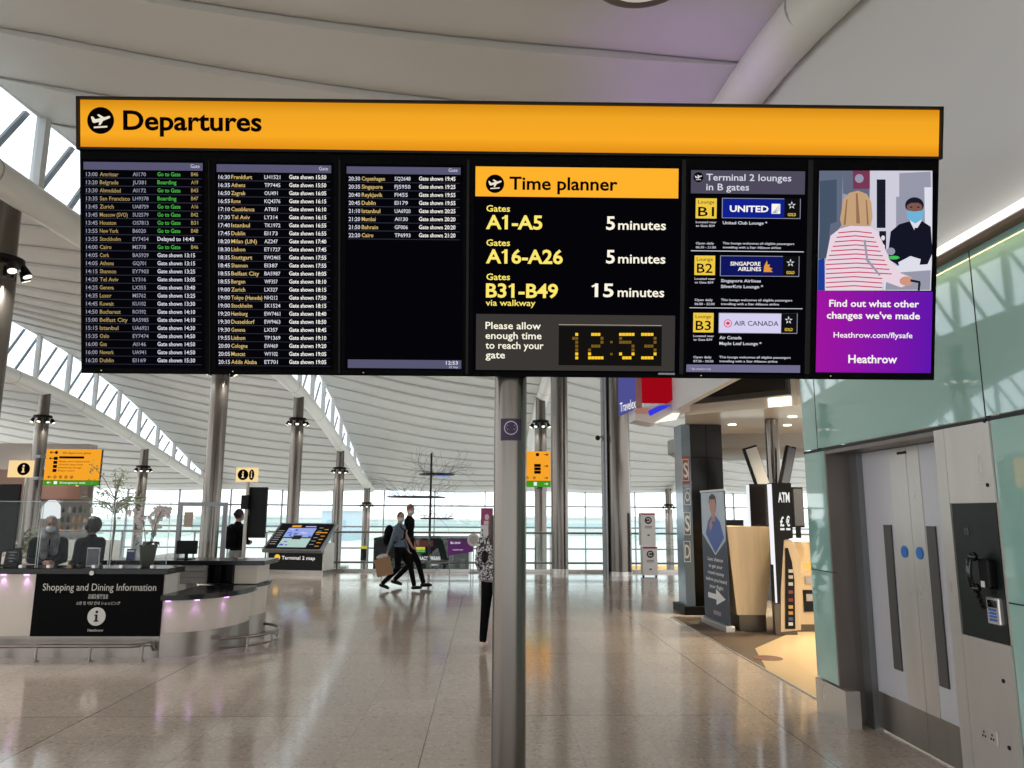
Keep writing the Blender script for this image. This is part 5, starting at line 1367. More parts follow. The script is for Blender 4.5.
    if hairstyle == 'short': hr.ell(hd_((0, .012, .022)), (.081*k, .098*k, .105*k), 18, 12, Rt)
    elif hairstyle == 'bun': hr.ell(hd_((0, .018, .02)), (.084*k, .096*k, .108*k), 18, 12, Rt); hr.ell(hd_((0, .11, .02)), .04*k)
    elif hairstyle == 'curly':
        rc_ = random.Random(8)
        for i in range(70):
            v = Vector((rc_.gauss(0, 1), rc_.gauss(.5, 1), rc_.gauss(.2, 1))).normalized()
            hr.ell(hd_((v.x*.085, v.y*.09+.025, v.z*.10+.01)), .034*k, 8, 6)
    elif hairstyle == 'long':
        hr.ell(hd_((0, .02, .02)), (.087*k, .098*k, .112*k), 18, 12, Rt); chain(hr, [hd_((0, .06, -.02)), hd_((0, .085, -.17)), hd_((0, .075, -.26))], (.08*k, .07*k, .05*k))
    if hairstyle: remeshed(hr, 'hair', hair, th, vox)
    if face:
        for s_ in (-1, 1):
            MB().ell(hd_((s_*.03, -.0865, .008)), (.0115*k, .006*k, .0065*k), 10, 8, Rt).build('eye', mat('eye_dark', (30, 24, 22), .3), bd)
            MB().ell(hd_((s_*.03, -.088, .028)), (.017*k, .005*k, .0045*k), 8, 6, Rt).build('eyebrow', hair, bd)
        if not masked: MB().ell(hd_((0, -.088, -.06)), (.024*k, .006*k, .006*k), 10, 6, Rt).build('mouth', mat('lips', (150, 80, 76), .5), bd)
    if masked:
        m_ = MB(); m_.ell(hd_((0, -.042, -.05)), (.066*k, .072*k, .052*k), 16, 10, Rt); m_.ell(hd_((0, -.095, -.035)), (.02*k, .022*k, .03*k), 10, 8, Rt)
        remeshed(m_, 'face_mask', mask_blue, th, .008, 2)
    if scarf:
        m_ = MB(); m_.ell(hd_((0, .025, .025)), (.092*k, .10*k, .118*k), 18, 12, Rt)
        chain(m_, [hd_((.06, .02, -.06)), V((.07, -.06, 1.44)), V((.06, -.12, 1.25))], (.045*k, .06*k, .05*k)); chain(m_, [hd_((-.06, .02, -.06)), V((-.07, -.06, 1.44)), V((-.06, -.12, 1.2))], (.045*k, .06*k, .05*k)); m_.ell(V((0, .02, 1.45)), (.12*k, .1*k, .07*k))
        remeshed(m_, 'headscarf', scarf, th, vox)
    return th, k
stand = [((-.09, -.01, .5), (-.09, 0, .09), (-.1, -1, 0)), ((.09, -.01, .5), (.09, 0, .09), (.1, -1, 0))]
down = [((-.23, .02, 1.12), (-.25, -.05, .88)), ((.23, .02, 1.12), (.25, -.05, .88))]
navy = mat('navy_cloth', (20, 19, 32), .9, spec=.1); blk_c = mat('black_cloth', (13, 13, 15), .9, spec=.1); denim = mat('grey_denim_jacket', (92, 104, 120), .85)
grey_j = mat('grey_trousers', (112, 114, 112), .85); brown_hair = mat('brown_hair', (78, 58, 46), .6); dark_hair = mat('dark_hair', (24, 22, 24), .5); tan_hair = mat('cropped_hair', (110, 84, 68), .7)
pat_m = bpy.data.materials.new('spotted_cloth'); pat_m.use_nodes = True; nt = pat_m.node_tree; vo = nt.nodes.new('ShaderNodeTexVoronoi'); vo.inputs['Scale'].default_value = 62; cr = nt.nodes.new('ShaderNodeValToRGB')
cr.color_ramp.interpolation = 'CONSTANT'; cr.color_ramp.elements[0].color = lin((40, 38, 44)); cr.color_ramp.elements[1].color = lin((206, 202, 204)); cr.color_ramp.elements[1].position = .5
tco = nt.nodes.new('ShaderNodeTexCoord'); nt.links.new(tco.outputs['Object'], vo.inputs['Vector']); nt.links.new(vo.outputs['Color'], cr.inputs[0]); nt.links.new(cr.outputs[0], nt.nodes['Principled BSDF'].inputs['Base Color'])
scarf_m = mat('patterned_scarf', (140, 140, 146), .85, vary=(14, .7, (1, 1, 1)))
# walking couple (walk towards +X, heads turned to the camera)
walk1 = [((-.09, -.24, .52), (-.07, -.36, .10), (0, -1, .05)), ((.09, -.02, .49), (.09, .33, .14), (0, -1, -.25))]
walk2 = [((-.09, -.02, .49), (-.08, .36, .14), (0, -1, -.3)), ((.09, -.25, .52), (.08, -.36, .10), (0, -1, .08))]
mx_ = at(408.5, 560, Y=17.75).x
man, km = person((mx_, 17.75, 0), rad(80), 1.88, 'tall person in black with cropped hair and a face mask, walking right', walk1, [((-.24, .02, 1.13), (-.23, -.10, .92)), ((.24, .02, 1.12), (.23, -.05, .88))], blk_c, blk_c, tan_hair, sleeve=.55, turn=rad(-40))
wx_ = at(399, 560, Y=17.1).x
wom, kw = person((wx_, 17.1, 0), rad(72), 1.70, 'person in a grey blue jacket and black leggings with backpack, walking right', walk2, [((-.24, .07, 1.13), (-.24, .16, .90)), ((.23, .0, 1.13), (.2, -.12, .92))], denim, blk_c, brown_hair, turn=rad(-40), hairstyle='bun')
bp = thing('backpack', (wx_-.22, 17.1, 1.0), 'black backpack worn by the person in the grey blue jacket', 'backpack')
m_ = MB(); m_.ell((wx_-.235, 17.1, 1.18), (.12, .15, .24), 16, 12); m_.ell((wx_-.30, 17.1, 1.09), (.07, .12, .13), 14, 10)
remeshed(m_, 'bag_body', black_matte, bp, .014)
sm2 = MB()
for s_ in (-.1, .1): sm2.path([(wx_-.14, 17.1+s_, 1.36), (wx_-.02, 17.1+s_, 1.41), (wx_+.115, 17.1+s_, 1.30), (wx_+.10, 17.1+s_, 1.12), (wx_-.12, 17.1+s_, 1.02)], .014, 6)
sm2.build('shoulder_straps', black_matte, bp)
# paper bag in the trailing hand
hb = Vector((wx_-.30, 16.86, .52))
pbag = thing('paper_bag', hb-Vector((0, 0, .12)), 'brown paper carrier bag held by the person in the grey blue jacket', 'bag', world=True)
kraft = mat('kraft_paper', (150, 118, 88), .8)
Rb = Matrix.Rotation(rad(-14), 4, 'Y')
def shift(mb, c, Rm): mb.T = Matrix.Translation(c)@Rm; return mb
m_ = shift(MB(), hb, Rb); m_.box(-.17, .17, -.06, .06, -.19, .19); m_.build('bag_body', kraft, pbag)
m_ = shift(MB(), hb, Rb)
for yy in (-.055, .055): m_.path([(-.06, yy, .18), (-.05, yy, .27), (.05, yy, .27), (.06, yy, .18)], .005, 6)
m_.build('handles', kraft, pbag)
m_ = shift(MB(), hb+Vector((-.04, 0, .22)), Rb); m_.ell((0, 0, 0), (.13, .05, .045), 12, 8); m_.build('tissue', mat('tissue_white', (200, 198, 194), .8), pbag)
# person half hidden by the pole
p3x = at(494, 600, Y=9.9).x
person((p3x, 9.9, 0), rad(165), 1.66, 'person in a spotted tunic and black leggings, half hidden behind the board pole', [((-.09, -.03, .5), (-.09, .05, .09), (0, -1, 0)), ((.13, -.05, .5), (.15, .0, .09), (0, -1, 0))], [((-.22, .03, 1.13), (-.2, -.14, 1.0)), ((.22, .03, 1.13), (.21, -.1, .98))], pat_m, blk_c, brown_hair, hairstyle='long', face=True, hem=.93, shoe=mat('shoe_cream', (214, 200, 186), .6))
hb = at(483, 556, Y=9.95)
hbag = thing('shoulder_bag', (hb.x, 9.95, hb.z-.12), 'small black shoulder bag at the side of the person in the spotted tunic', 'bag')
m_ = MB(); m_.ell((hb.x+.02, 9.78, hb.z), (.045, .04, .08), 14, 10); m_.build('bag_body', black, hbag, smooth=True)
MB().path([(hb.x+.02, 9.78, hb.z+.1), (hb.x+.06, 9.80, hb.z+.25), (hb.x+.14, 9.88, hb.z+.36)], .008, 6).build('strap', black, hbag)
# desk attendants
fold = [((-.21, -.02, 1.14), (-.07, -.22, 1.12)), ((.21, -.02, 1.14), (.07, -.22, 1.10))]
a = at(47, 560, Y=10.35)
person((a.x, 10.35, 0), rad(35), 1.61, 'person in a patterned headscarf and face mask standing behind the information desk', stand, fold, navy, navy, dark_hair, hairstyle=None, scarf=scarf_m, skin_m=mat('skin_tan', (150, 112, 94), .55))
a = at(89, 560, Y=10.3)
person((a.x, 10.3, 0), rad(-110), 1.61, 'person in navy with dark curly hair, turned away behind the information desk', stand, fold, navy, navy, dark_hair, hairstyle='curly', skin_m=mat('skin_brown', (112, 78, 62), .55))
# person with rucksack at the black display
a = at(237, 545, Y=14.9)
person((a.x, 14.9, 0), rad(150), 1.74, 'person in black with a rucksack and grey trousers behind the black display', stand, fold, blk_c, grey_j, dark_hair, hairstyle='bun', skin_m=mat('skin_tan', (150, 112, 94), .55))
rk = thing('rucksack', (a.x-.02, 14.7, 1.1), 'round black rucksack on the back of the person by the black display', 'backpack')
m_ = MB(); m_.ell((a.x-.10, 14.72, 1.2), (.15, .11, .22), 16, 12); m_.ell((a.x-.12, 14.64, 1.13), (.11, .06, .13), 12, 8); remeshed(m_, 'bag_body', black_matte, rk, .014)
MB().path([(a.x-.13, 14.75, 1.36), (a.x-.10, 14.85, 1.42), (a.x-.12, 15.0, 1.3)], .015, 6).build('shoulder_strap', black_matte, rk)
# ================================================================== RIGHT: CURRENCY SHOP
# ceiling / canopy slab
cx0 = 3.14
cmat = mat('canopy_white', (216, 208, 194), .4, coat=.2)
can = thing('shop_canopy', (6, 13, 3.3), 'cream canopy ceiling of the currency shop with downlights', 'canopy')
P = [(cx0+.15, 12.0), (cx0+1.35, 10.8), (XU+.12, 7.05), (11, 7.05), (11, 17.5), (cx0+.15, 17.5)]
P = [(cx0+.1, 12.0), (4.55, 10.75), (4.55, 7.2), (11, 7.2), (11, 17.5), (4.7, 17.5)]
MB().prism([(x, y, 3.28) for x, y in P], (0, 0, .12)).build('ceiling_slab', cmat, can)
fz = MB(); fz.prism([(cx0+.1, 12.0, 3.40), (4.55, 10.75, 3.40), (4.65, 10.85, 3.40), (cx0+.2, 12.1, 3.40)], (0, 0, 1.3)); fz.prism([(cx0+.1, 12.05, 3.4), (cx0+.2, 12.05, 3.4), (4.8, 17.5, 3.4), (4.7, 17.5, 3.4)], (0, 0, 1.3)); fz.box(4.55, 4.65, 7.2, 10.75, 3.4, 4.7)
fz.build('fascia', mat('fascia_cream', (222, 216, 206), .4), can)
dlm = glow('warm_downlight', (255, 238, 205), 5.0)
for x, y in ((4.4, 13.2), (5.4, 13.2), (4.3, 14.6), (5.4, 14.8), (5.0, 12.0), (6.0, 12.4), (6.2, 14), (4.9, 16), (6.4, 10.6), (5.6, 9.6), (5.4, 8.4)):
    MB().tube((x, y, 3.268), (x, y, 3.282), .07, n=18).build('downlight', dlm, can)
def spot(x, y, z, E, col, size=110, name='canopy_lamp', down=True, r=.07):
    l = bpy.data.lights.new(name, 'SPOT'); l.energy = E; l.color = col; l.spot_size = rad(size); l.spot_blend = .9; l.shadow_soft_size = r
    o = bpy.data.objects.new(name, l); COL.objects.link(o); o.location = (x, y, z)
    if not down: o.rotation_euler = (PI, 0, 0)
for x, y in ((4.4, 13.2), (5.4, 12.4), (5.6, 9.6), (5.0, 11.0), (5.4, 8.4)): spot(x, y, 3.25, 420, (1, .82, .56), 130)
# framed video wall on the diagonal fascia
vw = thing('video_wall', (3.9, 11.2, 3.5), 'large dark framed display on the angled fascia above the currency shop', 'display')
vw['_w'] = 1
n_ = Vector((-1.25, -1.31, 0)); n_ = Vector((-.707, -.707, 0)); 
p0 = Vector((cx0+.12, 11.98, 0)); p1 = Vector((4.5, 10.8, 0)); n_ = Vector((p1.y-p0.y, -(p1.x-p0.x), 0)).normalized()
def fq(mb, u0, u1, z0, z1, d0, d1):
    a = p0.lerp(p1, u0); b_ = p0.lerp(p1, u1)
    mb.prism([a+n_*d0+Vector((0, 0, z0)), b_+n_*d0+Vector((0, 0, z0)), b_+n_*d0+Vector((0, 0, z1)), a+n_*d0+Vector((0, 0, z1))], n_*(d1-d0)); return mb
if n_.y > 0: n_ = -n_
fq(MB(), .04, 1.0, 3.44, 4.6, .0, .08).build('frame', mat('frame_charcoal', (56, 58, 58), .4), vw)
fq(MB(), .09, .97, 3.52, 4.52, .08, .09).build('screen', black_gloss, vw)
fq(MB(), .80, 1.0, 3.285, 3.42, .0, .03).build('soffit_glare', glow('warm_glare', (255, 236, 196), 2.2), can)  # glowing panel added to stand in for the warm glare below the frame
# ceiling tank / dark round bulkhead deeper in the shop
bk_ = thing('ceiling_bulkhead', (5.2, 15.6, 3.0), 'grey rounded ceiling bulkhead hanging deep in the currency shop', 'bulkhead')
MB().lathe((5.6, 16.2, 2.95), [(1.5, 0), (1.6, .05), (1.6, .33)], 40).build('drum', mat('bulkhead_grey', (150, 148, 142), .5), bk_, smooth=True)
# travel money sign cluster
sg = thing('bureau_sign', (2.7, 12.2, 3.25), 'lit red and blue currency shop sign hanging over the concourse', 'shop sign')
Y0 = 11.9
A = at(618, 378, Y=Y0+.6); B = at(635, 414, Y=Y0)
red = glow('sign_red', (222, 12, 34), .95); blu = glow('sign_blue', (86, 88, 160), .8)
zt_ = A.z+.5
MB().prism([(A.x, Y0+.6, at(618, 416, Y=Y0+.6).z), (B.x, Y0, at(635, 408, Y=Y0).z), (B.x, Y0, zt_), (A.x, Y0+.6, zt_)], (.03, .03, 0)).build('blue_blade', blu, sg)
t = MB(); q0 = Vector((A.x+.03, Y0+.575, at(620, 415, Y=Y0+.6).z+.06)); ud = (Vector((B.x, Y0, 0))-Vector((A.x, Y0+.6, 0))).normalized()
q0 = Vector((A.x, Y0+.6, 0))+ud*.08+Vector((-.012, -.012, at(622, 412, Y=Y0+.5).z)); write(t, 'Travelex', q0, ud, (0, 0, 1), .15, .6, bold=.01); t.build('blade_lettering', white_sign, sg)
C_ = at(643, 378, Y=Y0-.1); D_ = at(677, 400, Y=Y0-.1); E_ = at(685, 400, Y=Y0-.1)
MB().box(C_.x, D_.x, Y0-.1, Y0+.3, D_.z, zt_).build('red_box', mat('sign_red_dark', (150, 10, 24), .4), sg); bpy.data.objects['red_box'].data.materials[0] = glow('sign_red_face', (160, 8, 24), .9)
MB().box(D_.x, E_.x, Y0-.12, Y0+.3, D_.z-.02, zt_).build('red_edge', red, sg)
F_ = at(635, 407, Y=Y0+.05)
MB().box(B.x, C_.x, Y0+.02, Y0+.3, F_.z, zt_).build('pink_panel', mat('pink_grey', (176, 140, 140), .5), sg)
lwp = MB(); g0 = at(636, 408, Y=Y0).z; g1 = at(650, 424, Y=Y0).z
lwp.prism([(B.x, Y0-.02, g0), (E_.x+.1, Y0-.02, D_.z-.03), (E_.x+.1, Y0-.02, D_.z-.16), (at(655, 424, Y=Y0).x, Y0-.02, g1), (B.x, Y0-.02, at(636, 420, Y=Y0).z)], (0, .5, 0)); lwp.build('lower_box', mat('lower_white', (206, 198, 196), .3), sg)
MB().prism([at(650, 416, Y=Y0-.03), at(672, 405, Y=Y0-.03), at(660, 405.5, Y=Y0-.03), at(648, 411, Y=Y0-.03)], (0, -.01, 0)).build('blue_strip', glow('strip_blue', (56, 56, 220), 1), sg)
MB().prism([at(636, 414, Y=Y0-.03), at(648, 414, Y=Y0-.03), at(648, 408, Y=Y0-.03), at(636, 408, Y=Y0-.03)], (0, -.01, 0)).build('pink_strip', mat('pink_skin', (214, 160, 150), .5), sg)
MB().prism([at(654, 423, Y=Y0-.03), at(676, 420, Y=Y0-.03), at(680, 413, Y=Y0-.03), at(672, 413, Y=Y0-.03)], (0, -.01, 0)).build('light_strip', glow('strip_white', (250, 244, 230), 1.2), sg)
MB().box(E_.x, cx0+.12, Y0+.05, Y0+.3, D_.z, D_.z+.4).build('wall_arm', white_paint, sg)
# dark pillar with lettered strip
PY = 13.2; xa = at(694, 560, Y=PY).x; xb = at(727, 560, Y=PY).x; xl = at(683, 560, Y=PY+.55).x
pil = thing('shop_pillar', ((xa+xb)/2, PY, 0), 'dark glossy square pillar of the currency shop with a lettered glass strip', 'pillar')
dkp = mat('pillar_black_glass', (14, 13, 12), .2, spec=.25)
tiles = MB(); zz = [0.12, 1.02, 1.9, 2.68, 3.27]
xm = (xa+xb)/2
for z0, z1 in zip(zz, zz[1:]):
    for q0, q1 in ((xa, xm), (xm, xb)): tiles.box(q0+.006, q1-.006, PY, PY+.6, z0+.006, z1-.006)
tiles.build('cladding', dkp, pil); MB().box(xa+.01, xb-.01, PY+.01, PY+.59, 0, 3.27).build('core', black, pil)
stp = MB().box(at(685, 560, Y=PY).x, xa, PY, PY+.5, .12, 3.27).build('glass_strip', mat('strip_blue_grey', (104, 122, 136), .15, coat=.3), pil)
MB().box(xa-.22, xb+.1, PY-.1, PY+.7, 0, .14).build('plinth', black, pil, bev=.01)
# letters on strip (front face, reads upward)
def pat_(px, py): return at(px, py, Y=PY-.0)
orange = MB(); a = at(682, 456, Y=PY+.0); b_ = at(690.5, 484, Y=PY+.0)
yv = PY+.0
MB().box(at(682, 470, Y=yv).x, at(689.3, 470, Y=yv).x, yv-.012, yv, b_.z, a.z).build('orange_panel', mat('panel_rust', (150, 84, 60), .4), pil)
for ch, y0_, y1_, ix in (('S', 459, 481, 0), ('O', 488, 505, 1), ('S', 512, 535, 1), ('D', 541, 562, 1)):
    t = MB(); a = at(683.6+ix*1.6, y1_-4, Y=yv-.016); top_ = at(685, y0_+4, Y=yv-.014).z
    write(t, ch, a, (1, 0, 0), (0, 0, 1), top_-a.z, .085, bold=.02)
    f0 = at(682.6+ix*1.6, y1_, Y=yv-.014); f1 = at(688.4+ix*1.8, y0_, Y=yv-.014)
    for x0_, x1_, z0_, z1_ in ((f0.x, f1.x, f0.z, f0.z+.012), (f0.x, f1.x, f1.z-.012, f1.z), (f0.x, f0.x+.01, f0.z, f1.z), (f1.x-.01, f1.x, f0.z, f1.z)): t.box(x0_, x1_, yv-.015, yv-.013, z0_, z1_)
    t.build('strip_letter', mat('letter_pale', (214, 220, 224), .4), pil)
# roll-up banner
b0 = at(706, 622, Z=0); b1 = at(731, 632.5, Z=0); zt2 = (at(703, 491, Y=b0.y).z+at(730, 490, Y=b1.y).z)/2
ud = (b1-b0); W = ud.length; ud.normalize(); nn = Vector((ud.y, -ud.x, 0)); 
if nn.y > 0: nn = -nn
rb = thing('roll_up_banner', (b0+b1)/2, 'dark blue roll-up banner with a portrait and a white arrow, by the dark pillar', 'banner')
def rq_(mb, u0, u1, z0, z1, d0, d1):
    mb.prism([b0+ud*(u0*W)+nn*d0+Vector((0, 0, z0)), b0+ud*(u1*W)+nn*d0+Vector((0, 0, z0)), b0+ud*(u1*W)+nn*d0+Vector((0, 0, z1)), b0+ud*(u0*W)+nn*d0+Vector((0, 0, z1))], nn*(d1-d0)); return mb
def rpoly(mb, pts, d, th=.002):
    mb.prism([b0+ud*(u*W)+nn*d+Vector((0, 0, z)) for u, z in pts], nn*th); return mb
rq_(MB(), 0, 1, .08, zt2, 0, .012).build('printed_sheet', mat('banner_navy', (50, 56, 72), .5), rb)
rq_(MB(), -.02, 1.02, 0, .09, -.06, .08).build('base_cassette', steel, rb, bev=.01)
rq_(MB(), -.01, 1.01, zt2-.02, zt2+.01, -.01, .02).build('top_bar', steel, rb)
Hb = zt2-.08
pc_ = MB(); pc_.mi = 0; rpoly(pc_, [(.02, .08+Hb*.66), (.02, zt2-.03), (.98, zt2-.03), (.98, .08+Hb*.62), (.55, .08+Hb*.50)][::1], .0125)
pc_.mi = 1; rpoly(pc_, [(.18, .08+Hb*.66), (.30, .08+Hb*.76), (.42, .08+Hb*.80), (.62, .08+Hb*.80), (.78, .08+Hb*.76), (.92, .08+Hb*.64), (.56, .08+Hb*.515)], .015)
pc_.mi = 2; rpoly(pc_, [(.52+.13*math.cos(i*PI/10), .08+Hb*.88+.13*math.sin(i*PI/10)) for i in range(20)], .0175); rpoly(pc_, [(.44, .08+Hb*.76), (.60, .08+Hb*.76), (.58, .08+Hb*.86), (.46, .08+Hb*.86)], .017)
pc_.mi = 3; rpoly(pc_, [(.36, .08+Hb*.89), (.40, .08+Hb*.955), (.52, .08+Hb*.975), (.64, .08+Hb*.955), (.68, .08+Hb*.89), (.62, .08+Hb*.93), (.42, .08+Hb*.93)], .0195)
pc_.mi = 2; rpoly(pc_, [(.34, .08+Hb*.74), (.46, .08+Hb*.78), (.48, .08+Hb*.72), (.38, .08+Hb*.68)], .0175)
pc_.build('portrait_picture', [mat('portrait_sky', (176, 188, 198), .5), mat('portrait_blue', (66, 92, 160), .5), mat('portrait_skin', (176, 132, 112), .5), mat('portrait_hair', (60, 44, 38), .5)], rb)
t = MB()
for i, (s_, wd) in enumerate((('Last chance', .62), ('to get your', .56), ('travel money', .66), ('before you board', .84), ('your flight', .56))):
    z = .08+Hb*(.455-.052*i); write(t, s_, b0+ud*(.53*W-wd*W/2)+nn*.0135+Vector((0, 0, z)), ud, (0, 0, 1), .052, wd*W, bold=.012)
rpoly(t, [(.18, .08+Hb*.165), (.52, .08+Hb*.165), (.52, .08+Hb*.125), (.88, .08+Hb*.185), (.52, .08+Hb*.245), (.52, .08+Hb*.205), (.18, .08+Hb*.205)], .0135)
t.build('banner_lettering', mat('banner_text', (226, 226, 226), .5), rb)
t = MB(); rpoly(t, [(.38, .08+Hb*.05), (.68, .08+Hb*.05), (.68, .08+Hb*.08), (.38, .08+Hb*.08)], .0135); t.build('small_logo', mat('logo_pale', (150, 130, 140), .5), rb)
# tapered wooden counter
wood = mat('pale_wood', (205, 182, 146), .45, vary=(3, .12, (6, 6, .6)))
Yw = 11.3
def wp(px, py, dy=0): return at(px, py, Y=Yw+dy)
wc = thing('wooden_counter', (wp(750, 620).x, Yw+.3, 0), 'tall tapered pale wood counter on a dark base beside the roll-up banner', 'counter')
zt3 = wp(750, 529).z; zb3 = wp(750, 615).z
tl, tr2 = wp(727, 529).x, wp(773, 529).x; bl_, br2 = wp(737, 613).x, wp(766, 613).x
m_ = MB(); d_ = .8
vs = [(tl, Yw, zt3), (tr2, Yw, zt3), (br2, Yw, zb3), (bl_, Yw, zb3), (tl, Yw+d_, zt3), (tr2+.15, Yw+d_, zt3), (br2+.05, Yw+d_, zb3), (bl_, Yw+d_, zb3)]
m_.add(vs, [(0, 3, 2, 1), (4, 5, 6, 7), (0, 1, 5, 4), (3, 7, 6, 2), (0, 4, 7, 3), (1, 2, 6, 5)]); m_.build('wooden_body', wood, wc)
m_ = MB(); m_.box(tl-.02, wp(775, 529).x, Yw+.02, Yw+d_, zt3, zt3+.035); m_.build('top_board', wood, wc)
MB().box(bl_+.05, br2+.02, Yw+.06, Yw+.7, 0, zb3).build('dark_base', mat('base_bronze', (88, 80, 68), .3, .4), wc)
# screens on the counter
def disp(px0, px1, py0, py1, Y, label, tilt=0, name='display_screen', lit=True, face=(28, 26, 28), arm=0):
    a = at(px0, py0, Y=Y); b_ = at(px1, py1, Y=Y); cx_ = (a.x+b_.x)/2; w2_ = (b_.x-a.x)/2; hgt = a.z-b_.z
    th = thing(name, (cx_, Y, b_.z), label, 'display', world=False)
    th.rotation_euler = (0, tilt, 0)
    MB().box(-w2_, w2_, -.04, .04, 0, hgt).build('housing', black, th, bev=.006)
    if arm:
        m_ = MB(); m_.T = Matrix.Rotation(-tilt, 4, 'Y'); m_.box(-.03, .03, -.03, .03, -arm, 0); m_.build('support_arm', black, th)
    MB().box(-w2_+.03, w2_-.01, -.046, -.04, .03, hgt-.03).build('screen', mat('screen_face_%d_%d' % (face[0], face[2]), face, .15), th)
    if lit: MB().box(-w2_-.004, -w2_+.014, -.05, .04, .01, hgt-.01).build('lit_edge', glow('edge_white', (235, 235, 240), 1.1), th)
    return th
disp(747, 771, 484, 527.5, 11.55, 'dark display screen with a white lit edge standing on the wooden counter')
disp(790, 804, 487, 527.5, 11.75, 'dark grey display panel right of the cash machine totem', lit=False, face=(60, 58, 56), arm=.16)
disp(754, 770, 445, 487, 11.9, 'pale poster panel leaning left above the cash machines', rad(-17), 'leaning_panel', False, (170, 172, 170), arm=at(760, 487, Y=11.9).z-zt3-.036)
disp(776, 788, 445, 487, 12.05, 'dark panel leaning right above the cash machines', rad(14), 'leaning_panel', False, (62, 64, 68), arm=at(782, 487, Y=12.05).z-.005)
pp2 = at(774, 430, Y=12.3); cpole = thing('canopy_post', (pp2.x, 12.4, 0), 'bright steel post behind the leaning panels of the currency shop', 'post')
MB().tube((pp2.x, 12.4, 0), (pp2.x, 12.4, 3.27), .11, n=24).build('shaft', steel_col, cpole, smooth=True)
# ATM totem
Ya = 10.95
tt = thing('cash_machine_totem', (at(785, 630, Y=Ya).x, Ya, 0), 'tall black ATM totem with a slanted white light edge', 'totem')
A0, A1, A2, A3 = at(770, 483, Y=Ya), at(791, 483, Y=Ya), at(793, 538, Y=Ya), at(780, 604, Y=Ya); A4 = at(775, 604, Y=Ya)
m_ = MB(); m_.prism([A0, A1, A2, at(784, 540, Y=Ya), A3, A4], (0, .12, 0)); m_.build('panel', black, tt)
MB().prism([at(769.5, 484, Y=Ya-.01), at(771.5, 484, Y=Ya-.01), at(777.4, 603, Y=Ya-.01), at(775.6, 603, Y=Ya-.01)], (0, .1, 0)).build('light_edge', glow('edge_white', (235, 235, 240), 1.1), tt)
MB().box(A4.x, A2.x, Ya+.03, Ya+.12, 0, A3.z+.02).build('foot', mat('base_bronze', (88, 80, 68), .3, .4), tt)
t = MB(); a = at(778.3, 502, Y=Ya-.003); b_ = at(789.8, 502, Y=Ya-.003)
write(t, 'ATM', a, (1, 0, 0), (0, 0, 1), .135, b_.x-a.x, bold=.03)
for s_, x0_, x1_ in (('£', 780.2, 784.4), ('€', 786.2, 790.2)):
    a = at(x0_, 526, Y=Ya-.003); b_ = at(x1_, 526, Y=Ya-.003); write(t, s_, a, (1, 0, 0), (0, 0, 1), .13, b_.x-a.x, bold=.03)
    t.box(a.x, b_.x, Ya-.005, Ya, a.z-.06, a.z-.03)
t.build('totem_lettering', white_sign, tt)
# cash machine with curved wooden side
mc = thing('cash_machine', (at(800, 632, Y=Ya).x, Ya+.1, 0), 'cash machine with a curved pale wood side and dark card panel', 'cash machine')
prof = [(781, 632), (781, 541), (785, 539), (791, 540), (796, 546), (799, 556), (800, 570), (801, 600), (801, 630)]
Yc = Ya+.02
m_ = MB(); m_.prism([at(x, y, Y=Yc) for x, y in prof], (0, .30, 0)); m_.build('wooden_side', wood, mc)
m_ = MB(); m_.prism([at(x, y, Y=Yc-.012) for x, y in ((785.5, 629), (785.5, 548), (788, 548), (792, 562), (794.5, 580), (795.5, 629))], (0, .012, 0)); pnl = m_.build('card_panel', black, mc)
cards = ((571, (200, 190, 170)), (577, (180, 170, 160)), (584, (190, 190, 180)), (592, (120, 60, 60)), (600, (120, 30, 36)), (607, (190, 150, 70)), (613, (190, 130, 60)), (619, (60, 70, 110)), (624, (200, 200, 196)))
for i, (y, c_) in enumerate(cards):
    a = at(788.5, y-1.6, Y=Yc-.013); b_ = at(793, y+1.6, Y=Yc-.013); MB().box(a.x, b_.x, Yc-.014, Yc-.012, b_.z, a.z).build('card_logo', mat('card_%d' % i, c_, .4), pnl)
xq0 = at(801, 600, Y=Yc).x; q1_ = at(815, 600, Y=Yc).x+.3
MB().box(xq0+.01, q1_, Yc+.25, Yc+.9, .12, at(805, 575, Y=Yc+.3).z).build('machine_body', wood, mc)
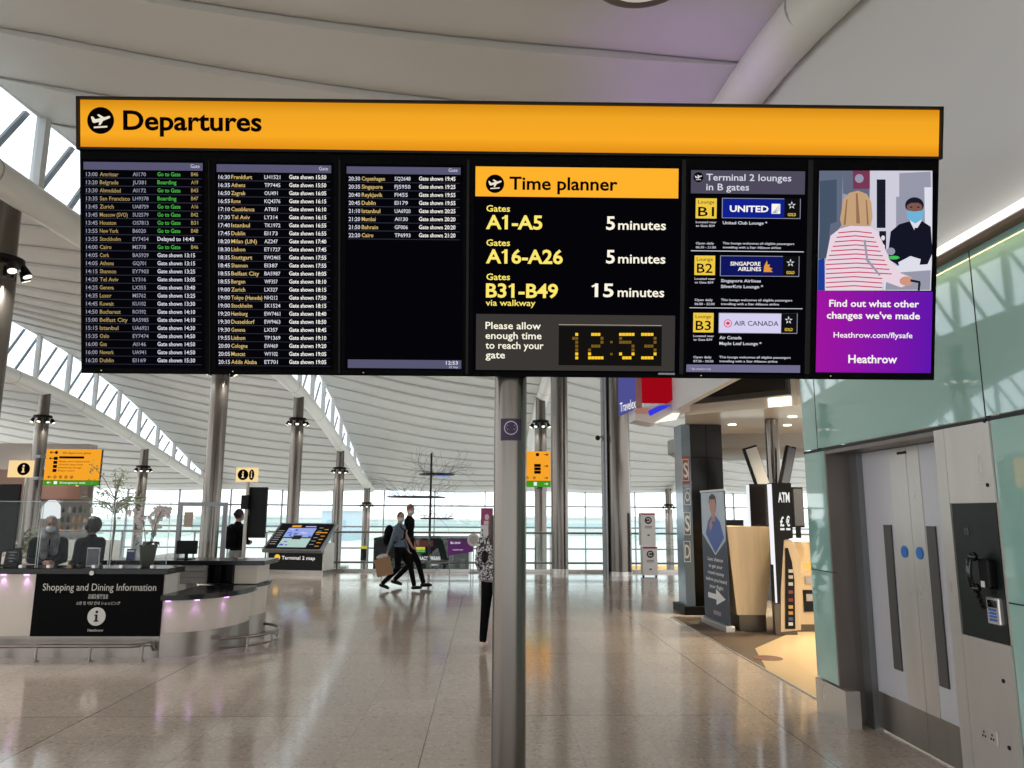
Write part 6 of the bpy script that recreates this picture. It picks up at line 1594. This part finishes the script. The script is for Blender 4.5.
MB().prism([(xq0+.01, Yc+.25, at(805, 575, Y=Yc+.3).z), (xq0+.01, Yc+.9, at(805, 575, Y=Yc+.3).z), (xq0+.01, Yc+.9, at(800, 543, Y=Yc+.4).z), (xq0+.01, Yc+.75, at(800, 543, Y=Yc+.4).z)], (q1_-xq0, 0, 0)).build('machine_hood', mat('hood_bronze', (126, 106, 78), .35, .3), mc)
a = at(803, 590, Y=Yc+.24); MB().box(a.x, a.x+.4, Yc+.235, Yc+.25, .3, a.z).build('lower_panel', black, mc)
for z_, c_ in ((.95, (214, 180, 90)), (.75, (150, 150, 150)), (.5, (200, 190, 150))): MB().box(a.x+.04, a.x+.14, Yc+.228, Yc+.235, z_-.05, z_+.05).build('instruction_label', mat('lab_%d' % c_[2], c_, .4), mc)
MB().box(xq0+.01, q1_, Yc+.3, Yc+.85, 0, .12).build('plinth', mat('base_bronze', (88, 80, 68), .3, .4), mc)
# distant office chairs and desk equipment in the shop behind
a = at(731, 512, Y=15.5)
cs = thing('check_in_console', (a.x+.3, 15.5, 0), 'dark computer workstation behind the wooden counter', 'workstation')
MB().box(a.x-.3, a.x+1.0, 15.3, 15.9, .0, 1.0).build('desk_body', mat('console_grey', (70, 74, 76), .5), cs)
for dx in (-.15, .35): MB().box(a.x+dx, a.x+dx+.4, 15.5, 15.54, 1.3, 1.58).build('monitor', black, cs); MB().box(a.x+dx+.18, a.x+dx+.22, 15.52, 15.56, 1.0, 1.35).build('monitor_stand', black, cs)

# ================================================================== LAMPS ON THE COLUMNS
for x, y, z0, l in cols:
    zt = zc(y); zl = zt-.85 if y < 40 else 2.15
    for s_ in (-1, 1): spot(x+s_*.45, y-.3, zl-.3, 420 if y > 15 else 420, (1, .95, .88), 140, 'floodlight_lamp')
# purple uplights washing the roof near the chords
for x, y in ((-6.6, 11), (2.6, 8.5), (2.5, 6.8), (-6.6, 19.7), (-6.6, 28), (-16, 28), (-16, 36.5), (-6.6, 36.5)):
    l = bpy.data.lights.new('purple_uplight', 'SPOT'); l.energy = 42 if y < 12 else 50; l.color = (.5, .22, 1); l.spot_size = rad(80); l.spot_blend = 1; l.shadow_soft_size = .1
    o = bpy.data.objects.new('purple_uplight', l); COL.objects.link(o); o.location = (x-.6, y, zc(y)-1.6); o.rotation_euler = (PI, rad(0), 0)

for o in list(bpy.data.objects):
    if '_w' in o: del o['_w']
